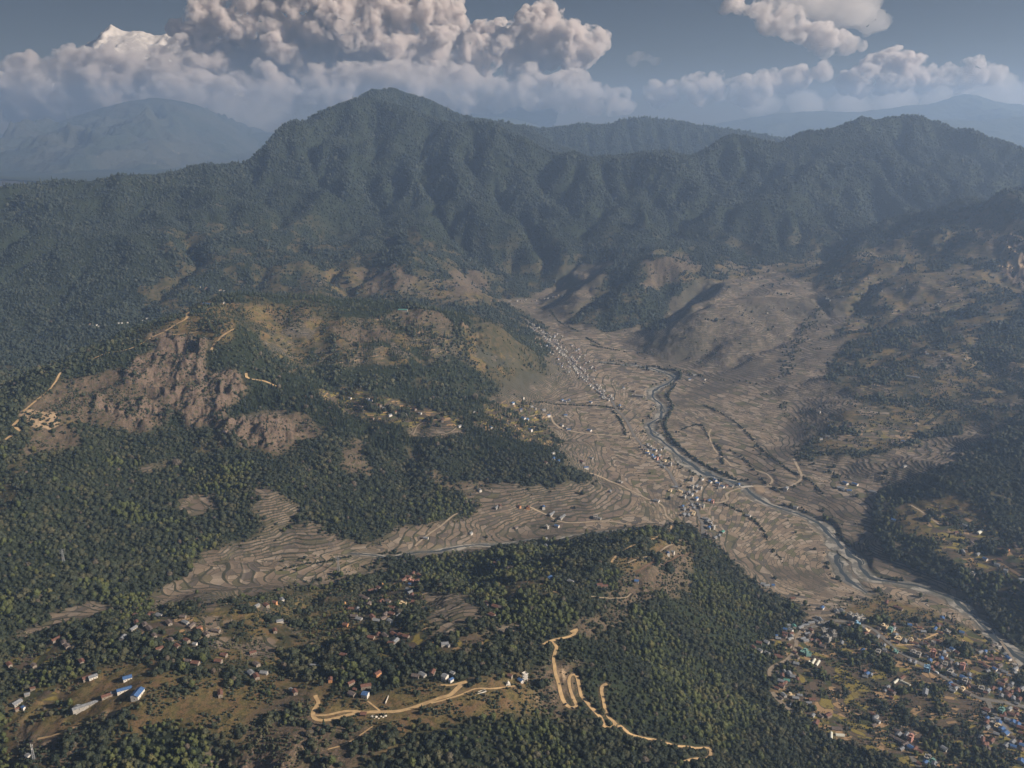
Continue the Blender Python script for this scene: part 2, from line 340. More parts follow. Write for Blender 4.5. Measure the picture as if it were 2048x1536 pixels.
# ------------------------------------------------------------------ land cover: soft-edged areas of the land
COVER = {
 'pad': [U(990,600,1040,618,1085,650,1100,700,1090,740,1040,765,985,790,1000,812,1090,835,1108,880,1110,925,1180,948,1150,968,1040,985,925,968,930,1000,960,1015,930,1030,850,1040,800,1075,700,1090,640,1100,720,1112,900,1108,1100,1084,1240,1064,1345,1046,1400,1065,1440,1105,1500,1152,1545,1185,1610,1205,1650,1245,1740,1200,1760,1180,1850,1200,1930,1250,2005,1290,1990,1230,1930,1185,1850,1145,1780,1100,1752,1050,1760,1000,1700,950,1620,935,1590,905,1600,860,1560,790,1480,768,1400,752,1330,735,1290,700,1320,665,1290,650,1200,665,1150,650,1140,610,1150,580,1120,570,1040,590),
         U(1150,530,1200,530,1220,520,1190,560,1160,620,1110,640,1085,610,1110,570)],
 'ter': [U(1290,700,1335,650,1345,600,1410,565,1480,552,1560,540,1640,560,1700,600,1690,680,1640,760,1720,805,1620,870,1590,900,1600,850,1560,790,1480,768,1400,752,1330,735),
         U(300,1185,380,1160,420,1090,500,1085,560,1065,610,1050,700,1085,760,1108,640,1150,560,1190,400,1213,305,1212),
         U(520,985,545,975,580,1010,575,1060,530,1045), U(332,1012,398,980,438,998,426,1036,345,1036), U(40,1262,110,1228,200,1200,262,1202,240,1222,150,1245,60,1268),
         U(1590,930,1640,915,1780,905,1880,870,1985,830,2010,860,1900,930,1760,985,1752,1040,1700,950),
         U(620,1165,680,1140,760,1125,740,1140,660,1165,625,1175),
         U(830,1195,878,1183,940,1190,956,1214,936,1240,896,1258,856,1250,834,1227), U(500,835,570,828,570,850,505,855),
         U(280,925,350,915,355,925,290,938), U(815,874,826,848,868,831,914,839,924,862,886,882),
         U(1000,1235,1050,1225,1045,1235,1010,1248,960,1250),
         U(920,968,1100,965,1080,985,1000,1000,950,1000)],
 'bare': [U(290,668,345,656,400,690,465,765,480,830,450,862,380,850,330,790,250,755,255,720,300,690), U(55,805,130,765,230,740,320,770,325,830,290,862,200,860,140,845,60,850),
          U(470,840,560,845,650,850,640,880,560,900,500,890), U(700,880,740,885,730,960,700,950), U(820,900,850,920,900,960,1000,940,990,960,930,975,850,960),
          U(1180,1165,1330,1100,1390,1085,1370,1130,1330,1190,1260,1205,1195,1190), U(1195,1175,1240,1200,1230,1260,1170,1290,1150,1260), U(1100,1340,1170,1330,1170,1440,1110,1420),
          U(1980,490,2048,470,2048,600,2000,560), U(1900,425,2000,420,2048,480,1980,520,1930,460),
          U(640,650,760,645,800,672,700,690), U(770,630,880,625,905,648,820,655), U(560,625,610,622,620,640,570,645), U(1290,520,1380,508,1395,540,1330,570,1290,590), U(30,850,110,850,180,890,120,905,40,900),
          U(880,545,960,540,980,580,920,600), U(700,540,800,530,850,560,760,580), U(0,1470,130,1450,210,1440,180,1500,60,1536,0,1536),U(480,1440,560,1400,700,1440,760,1460,640,1536,480,1520)],
 'pale': [U(22,856,40,815,72,822,108,860,78,872,50,864), U(1985,500,2008,490,2035,512,2048,542,2022,548,1995,528), U(1100,1380,1112,1392,1122,1412,1150,1424,1140,1432,1120,1418,1104,1400), U(1196,1410,1206,1440,1222,1452,1212,1458,1198,1440), U(215,1408,255,1396,262,1408,232,1424), U(20,1478,60,1466,88,1470,60,1492,24,1496), U(736,1434,768,1430,772,1438,742,1444), U(1130,1348,1150,1338,1160,1352,1150,1362), U(1515,978,1540,977,1545,987,1522,992), U(1398,1058,1406,1058,1418,1098,1410,1100), U(1605,1252,1648,1243,1720,1246,1705,1252,1640,1256,1612,1266), U(1725,1240,1750,1236,1756,1250,1735,1256)],
 'rock': [U(290,668,330,658,345,680,400,700,465,765,480,830,450,862,380,850,330,790,250,755,255,720,300,690), U(200,800,330,800,325,850,230,850), U(1990,480,2060,470,2060,590,2000,560), U(440,840,560,850,600,880,520,900,450,880), U(930,640,1000,700,960,700,900,660), U(250,1540,400,1500,560,1500,640,1540)],
 'grs': [U(0,1425,150,1345,280,1318,470,1330,560,1365,640,1395,760,1385,930,1350,1060,1325,1115,1360,1110,1430,1000,1420,930,1405,840,1425,760,1470,700,1500,560,1500,450,1480,330,1440,250,1450,170,1480,60,1540,-20,1540),
         U(340,645,380,612,470,602,475,650,430,700,350,672), U(480,600,620,620,620,650,500,640), U(50,820,170,800,200,850,100,862),
         U(1780,1015,1900,1000,1990,1060,2048,1100,2048,1170,1950,1120,1850,1080,1790,1060), U(1650,1195,1760,1185,1870,1200,1960,1260,1850,1250,1700,1235),
         U(1225,1125,1250,1095,1330,1070,1390,1075,1380,1120,1300,1140), U(640,1440,720,1430,900,1400,1000,1395,1100,1430,1000,1440,860,1430,760,1470,640,1490)],
 'mixd': [U(1600,520,1750,490,1880,440,2048,480,2048,860,1980,870,1900,830,1850,860,1790,900,1700,900,1600,910,1640,850,1700,790,1660,740,1700,650,1640,580),U(500,640,640,630,860,640,1000,680,1060,740,1020,770,900,720,700,720,560,740),U(600,560,700,530,880,560,980,590,1000,620,850,600,700,600),U(1330,570,1440,530,1560,520,1640,530,1500,560,1400,570),U(430,1200,700,1170,740,1300,560,1340,420,1320)],
 'yel': [U(690,1190,760,1170,800,1140,850,1150,850,1180,835,1200,850,1240,830,1290,760,1300,690,1270), U(250,1240,330,1215,430,1245,470,1270,420,1290,270,1290),
         U(640,775,760,790,900,830,930,860,820,855,720,830,650,800), U(1000,805,1060,800,1105,850,1100,890,1000,870,950,850), U(900,1180,1100,1150,1100,1180,980,1200),
         U(1540,1262,1640,1262,1780,1262,1960,1260,2048,1310,2080,1560,1850,1560,1640,1440,1560,1380), U(1820,690,1950,690,1930,740,1860,740), U(880,1270,980,1240,1000,1265,900,1300), U(60,1290,150,1265,180,1290,90,1315),
         U(1860,1020,2048,1080,2048,1260,2000,1210,1850,1110), U(0,1400,120,1360,160,1380,40,1430), U(500,1215,560,1200,580,1230,510,1240)],
}
MX0, MY0, MS = -4400, 700, 8.0; MNX, MNY = 1100, 640
mx, my = np.meshgrid(MX0+np.arange(MNX)*MS, MY0+np.arange(MNY)*MS)
wx_ = mx+fbm(mx, my, 140, 4, 201, 0.6)*28; wy_ = my+fbm(mx, my, 140, 4, 307, 0.6)*28
def pip(px, py, x, y):
    ins = np.zeros(x.shape, bool); n = len(px)
    x0, x1, y0, y1 = px.min(), px.max(), py.min(), py.max()
    sel = (x > x0) & (x < x1) & (y > y0) & (y < y1); xs, ys = x[sel], y[sel]; r = np.zeros(xs.shape, bool); j = n-1
    for i in range(n):
        if py[i] != py[j]:
            c = ((py[i] > ys) != (py[j] > ys)) & (xs < (px[j]-px[i])*(ys-py[i])/(py[j]-py[i])+px[i]); r ^= c
        j = i
    ins[sel] = r; return ins
def blur(a, n=1):
    for _ in range(n): a = (a*2+np.roll(a, 1, 0)+np.roll(a, -1, 0)+np.roll(a, 1, 1)+np.roll(a, -1, 1))/6
    return a
MASK = {}
for key, polys in COVER.items():
    M = np.zeros(mx.shape)
    for p in polys:
        q = []
        for a, b in zip(p, p[1:]+p[:1]):
            n = max(1, int(math.dist(a, b)/14)); q += [(a[0]+(b[0]-a[0])*k/n, a[1]+(b[1]-a[1])*k/n) for k in range(n)]
        hx, hy, hz = hit([c[0] for c in q], [c[1] for c in q])
        M = np.maximum(M, pip(hx, hy, wx_, wy_))
    MASK[key] = blur(M.astype(np.float32), 2)
def mask(key, x, y):
    G = MASK[key]; fx = np.clip((x-MX0)/MS, 0, MNX-1.01); fy = np.clip((y-MY0)/MS, 0, MNY-1.01)
    ix = fx.astype(int); iy = fy.astype(int); tx = fx-ix; ty = fy-iy
    return (G[iy, ix]*(1-tx)+G[iy, ix+1]*tx)*(1-ty)+(G[iy+1, ix]*(1-tx)+G[iy+1, ix+1]*tx)*ty
def wood_at(x, y):
    n = fbm(x, y, 220, 4, 401); n2 = fbm(x, y, 55, 3, 455)
    wv = 0.985-0.6*sstep(0.62, 0.9, n+0.35*n2)*(y < 4200)*(y > 1500)
    Mx = mask('mixd', x, y); wv = wv*(1-Mx*(1-0.06-0.86*sstep(-0.25, 0.12, n2*0.8+fbm(x, y, 130, 2, 488)*0.8)))
    hillm = (x < 250)*(x > -1300)*sstep(2250, 2450, y)*(1-sstep(2900, 3100, y))
    wv = wv*(1-hillm*0.4*sstep(-0.2, 0.3, n+n2*0.6))
    farlow = (y > 3300)*(1-sstep(4400, 4900, y))*(x > -1500)
    wv = wv*(1-farlow*0.45*sstep(0.0, 0.35, n2+n*0.6))
    P, T, B, G, Yl = (mask(k, x, y) for k in ('pad', 'ter', 'bare', 'grs', 'yel'))
    hedge = sstep(0.25, 0.5, fbm(x, y, 38, 3, 666)+0.35*fbm(x, y, 150, 2, 12))
    wv = wv*(1-P)+P*0.02*hedge; wv = wv*(1-T)+T*0.12*sstep(0.45, 0.8, n2+0.3*n)
    wv = wv*(1-B)+B*0.45*sstep(0.0, 0.45, n2+0.5*fbm(x, y, 25, 2, 8)); wv = wv*(1-G)+G*(0.02+0.75*sstep(0.35, 0.7, n2+n*0.5)); hd2 = sstep(0.12, 0.34, fbm(x, y, 42, 3, 667)+0.35*fbm(x, y, 150, 2, 14)); wv = wv*(1-Yl)+Yl*(0.03+0.8*hd2)
    return wv
ST = 2.6
def ground(x, y):   # final land surface: terrace steps, field banks, river bed and road cuts
    x = np.asarray(x, float); y = np.asarray(y, float)
    z = ground0(x, y); T = np.maximum(mask('ter', x, y), mask('mixd', x, y)*0.5)*(0.12+0.88*sstep(0.06, 0.15, bil(SLOPE, x, y)))
    st = ST; ph = z/st; fr = ph-np.floor(ph)
    zt = (np.floor(ph)+sstep(0.70, 0.97, fr))*st
    z = z+(zt-z)*T*0.8
    z = z+mask('rock', x, y)*(fbm(x, y, 110, 5, 140, 0.6, ridged=True)*30+fbm(x, y, 22, 3, 141)*2.5)
    P = mask('bare', x, y)*sstep(0.15, 0.3, bil(SLOPE, x, y)); z = z+P*(fbm(x, y, 34, 4, 90, ridged=True)*5)
    d = wgrid(wd_, x, y, 99.0); wz = wgrid(wz_, x, y, 0.0)
    k = 1-sstep(2.0, 13.0, d); cut = wz-0.55
    return z*(1-k)+cut*k
print('cover ready', flush=True)

# ------------------------------------------------------------------ the ground sheet
def new_mesh(name, co, quads=None, tris=None, attrs=None, smooth_=True):
    me = bpy.data.meshes.new(name); n = len(co)
    me.vertices.add(n); me.vertices.foreach_set('co', np.asarray(co, np.float32).ravel())
    q = quads if quads is not None else tris; k = q.shape[1]
    me.loops.add(q.size); me.loops.foreach_set('vertex_index', np.asarray(q, np.int32).ravel())
    me.polygons.add(len(q)); me.polygons.foreach_set('loop_start', np.arange(0, q.size, k, dtype=np.int32))
    me.update(calc_edges=True)
    me.polygons.foreach_set('use_smooth', np.full(len(q), smooth_))
    for a, vals in (attrs or {}).items():
        at = me.attributes.new(a, 'FLOAT', 'POINT'); at.data.foreach_set('value', np.asarray(vals, np.float32).ravel())
    return me
def grid_quads(nr, nc):
    ii = np.arange(nr*nc).reshape(nr, nc)
    return np.stack([ii[:-1, :-1], ii[:-1, 1:], ii[1:, 1:], ii[1:, :-1]], -1).reshape(-1, 4)
def link(name, me, mat=None, parent=None, **kw):
    o = bpy.data.objects.new(name, me); COL.objects.link(o)
    if mat and me and not me.materials: me.materials.append(mat)
    if parent: o.parent = parent
    for k, v in kw.items():
        if v: o[k] = v
    return o
class NT:
    def __init__(s, name):
        s.m = bpy.data.materials.new(name); s.m.use_nodes = True; s.t = s.m.node_tree; s.b = s.t.nodes['Principled BSDF']; s.b.inputs['Specular IOR Level'].default_value = 0.15; s.b.inputs['Roughness'].default_value = 0.9
    def n(s, ty, **kw):
        nd = s.t.nodes.new(ty)
        for k, v in kw.items(): setattr(nd, k, v)
        return nd
    def put(s, sock, v):
        if isinstance(v, bpy.types.NodeSocket): s.t.links.new(v, sock)
        elif isinstance(v, tuple) and len(v) == 3 and sock.type == 'RGBA': sock.default_value = (*v, 1)
        else: sock.default_value = v
    def math(s, op, a, b=0.0, c=None, clamp=False):
        nd = s.n('ShaderNodeMath', operation=op, use_clamp=clamp); s.put(nd.inputs[0], a); s.put(nd.inputs[1], b)
        if c is not None: s.put(nd.inputs[2], c)
        return nd.outputs[0]
    def mix(s, f, a, b, mode='MIX'):
        nd = s.n('ShaderNodeMix', data_type='RGBA', blend_type=mode); s.put(nd.inputs[0], f); s.put(nd.inputs[6], a); s.put(nd.inputs[7], b); return nd.outputs[2]
    def att(s, name, ty='GEOMETRY', out='Fac'): return s.n('ShaderNodeAttribute', attribute_name=name, attribute_type=ty).outputs[out]
    def noise(s, vec, scale, det=3, rough=0.55, out='Fac'):
        nd = s.n('ShaderNodeTexNoise'); s.put(nd.inputs['Vector'], vec); nd.inputs['Scale'].default_value = scale; nd.inputs['Detail'].default_value = det; nd.inputs['Roughness'].default_value = rough; return nd.outputs[out]
    def ramp(s, f, a, b, lo=0.0, hi=1.0):
        nd = s.n('ShaderNodeMapRange', interpolation_type='SMOOTHSTEP'); s.put(nd.inputs[0], f)
        for i, v in enumerate((a, b, lo, hi)): nd.inputs[i+1].default_value = v
        return nd.outputs[0]
    def pos(s): return s.n('ShaderNodeNewGeometry').outputs['Position']
def ground_mat():
    t = NT('ground'); P = t.pos(); A = {k: t.att(k) for k in ('wood', 'pad', 'ter', 'bare', 'grs', 'yel', 'rivb', 'mixd', 'pale', 'rock')}
    n1 = t.noise(P, 0.012, 4); n2 = t.noise(P, 0.06, 4); n3 = t.noise(P, 0.5, 4, 0.7); n4 = t.noise(P, 0.15, 3, 0.65)
    # forest floor and scrub
    base = t.mix(t.ramp(n2, 0.35, 0.65), (0.036, 0.036, 0.019), (0.095, 0.070, 0.040))
    base = t.mix(t.ramp(n3, 0.45, 0.7), base, (0.045, 0.055, 0.022))
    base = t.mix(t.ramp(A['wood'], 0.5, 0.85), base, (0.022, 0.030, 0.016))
    # dry grass slope
    gr = t.mix(t.ramp(n4, 0.3, 0.7), (0.185, 0.140, 0.058), (0.095, 0.085, 0.032))
    gr = t.mix(t.ramp(n2, 0.35, 0.7), gr, (0.175, 0.108, 0.058))
    gr = t.mix(t.ramp(n3, 0.52, 0.66), gr, (0.038, 0.038, 0.016)); gr = t.mix(t.ramp(t.noise(P, 0.11, 5, 0.75), 0.5, 0.6, 0, 0.8), gr, (0.052, 0.046, 0.020))
    col = t.mix(A['grs'], base, gr)
    # rock and bare soil
    rk = t.mix(t.ramp(n4, 0.35, 0.65), (0.120, 0.086, 0.060), (0.075, 0.058, 0.042)); nb = t.noise(P, 0.11, 5, 0.75)
    rk = t.mix(t.ramp(n3, 0.52, 0.66), rk, (0.225, 0.170, 0.118)); rk = t.mix(t.ramp(nb, 0.52, 0.6, 0, 0.9), rk, (0.045, 0.050, 0.024)); rk = t.mix(t.ramp(n2, 0.55, 0.7, 0, 0.8), rk, (0.085, 0.078, 0.040))
    col = t.mix(A['bare'], col, rk)
    ns = t.n('ShaderNodeSeparateXYZ'); t.put(ns.inputs[0], t.n('ShaderNodeNewGeometry').outputs['True Normal']); stp = t.ramp(ns.outputs[2], 0.86, 0.74); crag = t.mix(t.ramp(n3, 0.4, 0.65), (0.085, 0.062, 0.050), (0.205, 0.148, 0.108)); col = t.mix(t.math('MULTIPLY', A['rock'], t.math('MULTIPLY', stp, t.ramp(nb, 0.62, 0.5))), col, crag)
    # fields: contour bands, split along the contour by random cells
    fl = t.math('LESS_THAN', t.att('sl'), 0.075); ph = t.math('ADD', t.math('MULTIPLY', fl, t.att('php')), t.math('MULTIPLY', t.math('SUBTRACT', 1.0, fl), t.att('pht')))
    k = t.math('FLOOR', ph); fr = t.math('FRACT', ph)
    sep = t.n('ShaderNodeSeparateXYZ'); t.put(sep.inputs[0], P)
    def cells(size, seed):
        cb = t.n('ShaderNodeCombineXYZ'); t.put(cb.inputs[0], t.math('DIVIDE', sep.outputs[0], size)); t.put(cb.inputs[1], t.math('DIVIDE', sep.outputs[1], size)); t.put(cb.inputs[2], t.math('MULTIPLY', k, 7.31+seed))
        v = t.n('ShaderNodeTexVoronoi', feature='F1'); t.put(v.inputs['Vector'], cb.outputs[0]); v.inputs['Scale'].default_value = 1
        e = t.n('ShaderNodeTexVoronoi', feature='DISTANCE_TO_EDGE'); t.put(e.inputs['Vector'], cb.outputs[0]); e.inputs['Scale'].default_value = 1
        return v.outputs['Color'], e.outputs['Distance']
    cc, ce = cells(23.0, 0.0)
    sc_ = t.n('ShaderNodeSeparateColor'); t.put(sc_.inputs[0], cc)
    tan = t.mix(sc_.outputs[0], (0.330, 0.252, 0.178), (0.190, 0.146, 0.110))
    tan = t.mix(t.ramp(sc_.outputs[1], 0.75, 0.8), tan, (0.35, 0.285, 0.22)); tan = t.mix(t.ramp(sc_.outputs[2], 0.80, 0.84), tan, (0.115, 0.100, 0.085))
    tan = t.mix(t.ramp(sc_.outputs[1], 0.14, 0.11), tan, (0.125, 0.120, 0.062))
    tan = t.mix(t.ramp(t.noise(P, 0.0045, 3), 0.56, 0.64, 0, 0.75), tan, (0.078, 0.064, 0.052))
    tan = t.mix(t.ramp(n1, 0.6, 0.68, 0, 0.6), tan, (0.085, 0.085, 0.042))
    tan = t.mix(t.ramp(n3, 0.35, 0.7, 0, 0.35), tan, (0.085, 0.068, 0.045)); tan = t.mix(t.ramp(t.att('sl'), 0.07, 0.16, 0, 0.5), tan, (0.105, 0.082, 0.068))
    yl = t.mix(t.ramp(sc_.outputs[0], 0.45, 0.47), (0.115, 0.083, 0.058), (0.090, 0.066, 0.048)); yl = t.mix(t.ramp(sc_.outputs[1], 0.26, 0.24), yl, (0.215, 0.170, 0.045))
    yl = t.mix(t.ramp(sc_.outputs[1], 0.78, 0.8), yl, (0.33, 0.215, 0.115)); yl = t.mix(t.ramp(sc_.outputs[2], 0.80, 0.82), yl, (0.060, 0.066, 0.028))
    yl = t.mix(t.ramp(n3, 0.5, 0.75, 0, 0.4), yl, (0.045, 0.045, 0.022))
    yl = t.mix(t.ramp(n2, 0.56, 0.62, 0, 0.75), yl, (0.075, 0.060, 0.030))
    edge = t.math('MINIMUM', fr, t.math('SUBTRACT', 1.0, fr)); slopew = t.math('ADD', 0.032, t.math('MULTIPLY', t.att('sl'), 0.55))
    b1 = t.math('LESS_THAN', edge, slopew); b2 = t.math('LESS_THAN', ce, 0.028)
    bund = t.math('MAXIMUM', b1, t.math('MULTIPLY', b2, 0.85))
    bund = t.math('MULTIPLY', bund, t.ramp(t.noise(P, 0.03, 3), 0.30, 0.45, 0.35, 1.0))
    bc = t.mix(n3, (0.034, 0.036, 0.022), (0.072, 0.068, 0.046))
    tan = t.mix(bund, tan, bc); yl = t.mix(t.math('MULTIPLY', bund, 0.7), yl, bc)
    col = t.mix(t.math('MAXIMUM', A['pad'], A['ter']), col, tan); col = t.mix(A['yel'], col, yl)
    mx_ = t.mix(t.ramp(n1, 0.40, 0.46), tan, t.mix(t.ramp(t.noise(P, 0.02, 3), 0.45, 0.55), base, gr)); mx_ = t.mix(t.ramp(t.noise(P, 0.006, 2), 0.55, 0.62), mx_, t.mix(0.5, yl, tan)); col = t.mix(t.math('MULTIPLY', A['mixd'], t.math('SUBTRACT', 1.0, t.math('MAXIMUM', t.math('MAXIMUM', A['pad'], A['ter']), A['bare']))), col, mx_)
    # dusty verges and river shingle
    col = t.mix(t.math('MULTIPLY', A['rivb'], t.ramp(n3, 0.3, 0.7, 0.4, 1.0)), col, t.mix(n4, (0.17, 0.155, 0.13), (0.08, 0.08, 0.06)))
    col = t.mix(t.math('MULTIPLY', t.att('verge'), t.ramp(n3, 0.4, 0.7, 0.1, 0.9)), col, (0.22, 0.155, 0.095)); col = t.mix(t.ramp(t.math('ADD', A['pale'], t.math('MULTIPLY', t.math('SUBTRACT', n3, 0.5), 0.7)), 0.35, 0.75, 0, 0.85), col, t.mix(n4, (0.30, 0.21, 0.125), (0.42, 0.31, 0.20)))
    t.put(t.b.inputs['Base Color'], col)
    bmp = t.n('ShaderNodeBump'); bmp.inputs['Strength'].default_value = 0.6; bmp.inputs['Distance'].default_value = 1.5; t.put(bmp.inputs['Height'], t.noise(P, 0.35, 5, 0.7)); t.put(t.b.inputs['Normal'], bmp.outputs[0])
    return t.m
def build_ground():
    azm = np.radians(np.concatenate([np.linspace(-56, -38.2, 70), np.linspace(-38, 38, 1400), np.linspace(38.2, 56, 70)])); ds = [640.0]
    while ds[-1] < 9350: ds.append(ds[-1]+max(1.0, min(ds[-1]**2/790000*1.05, 0.0021*ds[-1])))
    A_, D_ = np.meshgrid(azm, np.array(ds)); x = D_*np.tan(A_); y = D_
    z = ground(x, y); z0 = cub(H, x, y); s = bil(SLOPE, x, y)
    p, t_ = mask('pad', x, y), mask('ter', x, y)
    # phases of the contour bands: fine height steps on the flat floor, wide ones on slopes
    php = (z0+fbm(x, y, 420, 3, 50)*1.2+fbm(x, y, 45, 3, 99)*0.14)/0.46*(1+1.3*sstep(0.2, 0.8, t_)*(y < 1900)); pht = ground0(x, y)/ST
    sl = s
    d = wgrid(wd_, x, y, 99.0); rv = wgrid(wrv, x, y, 0.0)
    at = dict(pad=p, ter=t_, bare=mask('bare', x, y), grs=mask('grs', x, y), pale=mask('pale', x, y), rock=mask('rock', x, y), yel=mask('yel', x, y), wood=wood_at(x, y), php=php, pht=pht, sl=sl, mixd=mask('mixd', x, y), rivb=(1-sstep(0.0, 11.0, d))*rv, verge=(1-sstep(0.0, 5.0, d))*(1-rv))
    me = new_mesh('ground', np.stack([x, y, z], -1).reshape(-1, 3), quads=grid_quads(*x.shape), attrs=at)
    print('ground', x.shape)
    return link('ground', me, ground_mat(), kind='structure')
build_ground()

# ribbons for roads and the river
def surf_mat(name, c1, c2, scale=0.25):
    t = NT(name); P = t.pos(); n = t.noise(P, scale, 4, 0.65); t.put(t.b.inputs['Base Color'], t.mix(t.ramp(n, 0.3, 0.7), c1, c2))
    bmp = t.n('ShaderNodeBump'); bmp.inputs['Distance'].default_value = 0.3; t.put(bmp.inputs['Height'], t.noise(P, 1.2, 3)); t.put(t.b.inputs['Normal'], bmp.outputs[0]); return t.m
def river_mat():
    t = NT('river'); P = t.pos(); u = t.att('across'); n = t.noise(P, 0.03, 3); n2 = t.noise(P, 0.3, 4, 0.7)
    off = t.math('ADD', u, t.math('MULTIPLY', t.math('SUBTRACT', t.noise(P, 0.012, 2), 0.5), 2.6))
    wat = t.math('MAXIMUM', t.ramp(t.math('ABSOLUTE', off), 0.36, 0.24), t.ramp(t.math('ABSOLUTE', t.math('ADD', t.math('MULTIPLY', u, -1.0), t.math('MULTIPLY', t.math('SUBTRACT', t.noise(P, 0.019, 3), 0.42), 3.0))), 0.13, 0.06))
    grav = t.mix(t.ramp(n2, 0.3, 0.7), (0.19, 0.175, 0.15), (0.08, 0.078, 0.068)); grav = t.mix(t.ramp(n, 0.48, 0.56), grav, (0.30, 0.275, 0.235)); grav = t.mix(t.ramp(t.noise(P, 0.05, 3), 0.56, 0.62, 0, 0.8), grav, (0.085, 0.085, 0.06))
    t.put(t.b.inputs['Base Color'], t.mix(wat, grav, (0.045, 0.052, 0.052))); t.put(t.b.inputs['Roughness'], t.ramp(wat, 0, 1, 0.9, 0.25)); t.b.inputs['Specular IOR Level'].default_value = 0.4
    return t.m
ROADM = {'tan': surf_mat('dirt', (0.56, 0.39, 0.20), (0.38, 0.26, 0.14), 0.12), 'pale': surf_mat('pale_dirt', (0.42, 0.34, 0.24), (0.29, 0.235, 0.17), 0.12), 'dust': surf_mat('dusty_road', (0.30, 0.24, 0.175), (0.20, 0.165, 0.125)),
         'grey': surf_mat('asphalt', (0.135, 0.125, 0.115), (0.20, 0.185, 0.16)), 'rust': surf_mat('red_dirt', (0.22, 0.13, 0.09), (0.16, 0.10, 0.07)), 'river': river_mat()}
LIFT = {'tan': 0.25, 'pale': 0.22, 'dust': 0.18, 'grey': 0.30, 'rust': 0.2, 'river': 0.12}
for wi, (nm, xy, z, hw, colr) in enumerate(WAYS):
    tn = np.gradient(xy, axis=0); tn /= np.linalg.norm(tn, axis=1)[:, None]+1e-9; nr_ = np.stack([-tn[:, 1], tn[:, 0]], 1)
    K = np.array([-1.0, -0.5, 0, 0.5, 1.0]); jit = 1+0.30*fbm(np.arange(len(xy))*1.0, np.zeros(len(xy))+wi, 3, 2, 5)
    jit2 = 1+0.30*fbm(np.arange(len(xy))*1.0, np.zeros(len(xy))+wi, 3, 2, 55)
    J = np.where(K[None] < 0, jit[:, None], jit2[:, None])
    pp = xy[:, None]+nr_[:, None]*(K[None, :, None]*hw[:, None, None]*J[:, :, None])
    zz = np.repeat((z+LIFT[colr]-0.35+0.003*wi)[:, None], 5, 1)
    co = np.concatenate([pp, zz[..., None]], -1)
    me = new_mesh(nm, co.reshape(-1, 3), quads=grid_quads(*zz.shape)[:, ::-1], attrs={'across': np.repeat(K[None], len(xy), 0)})
    link(nm, me, ROADM[colr], kind='structure')
# ------------------------------------------------------------------ trees
def leaf_mat(name, a, b, c):
    t = NT(name); r = t.n('ShaderNodeObjectInfo').outputs['Random']; P = t.pos()
    n = t.noise(P, 0.008, 3); n2 = t.noise(P, 0.9, 3, 0.7); n3 = t.noise(P, 0.025, 3)
    col = t.mix(t.ramp(r, 0.0, 1.0), a, b); col = t.mix(t.ramp(n3, 0.5, 0.72, 0, 0.75), col, c)
    col = t.mix(t.ramp(r, 0.90, 0.96, 0, 0.75), col, c)
    col = t.mix(1.0, col, t.mix(n2, (0.62, 0.62, 0.62), (1.35, 1.35, 1.3)), 'MULTIPLY')
    col = t.mix(t.ramp(n, 0.42, 0.62, 0, 0.6), col, a)
    t.put(t.b.inputs['Base Color'], col); t.b.inputs['Roughness'].default_value = 0.75; t.b.inputs['Specular IOR Level'].default_value = 0.2
    return t.m
LEAF = [leaf_mat('leaves', (0.026, 0.035, 0.022), (0.058, 0.067, 0.039), (0.100, 0.092, 0.050)), leaf_mat('needles', (0.018, 0.029, 0.016), (0.032, 0.045, 0.023), (0.046, 0.050, 0.024)),
        leaf_mat('bamboo_leaves', (0.060, 0.074, 0.027), (0.084, 0.094, 0.033), (0.115, 0.100, 0.040)), leaf_mat('pale_leaves', (0.078, 0.070, 0.050), (0.115, 0.085, 0.072), (0.10, 0.10, 0.06))]
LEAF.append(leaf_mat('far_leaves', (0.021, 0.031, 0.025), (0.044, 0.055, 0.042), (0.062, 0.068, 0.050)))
bark = surf_mat('bark', (0.11, 0.085, 0.06), (0.06, 0.045, 0.035), 3.0)
def ico(sub):
    import bmesh
    bm = bmesh.new(); bmesh.ops.create_icosphere(bm, subdivisions=sub, radius=1); v = np.array([x.co[:] for x in bm.verts]); f = np.array([[x.index for x in q.verts] for q in bm.faces]); bm.free(); return v, f
def n3d(v, s, k): return fbm(v[:, 0]*s+v[:, 2]*1.7*s+k*9.1, v[:, 1]*s-v[:, 2]*1.3*s+k*5.3, 1.0, 2, k)
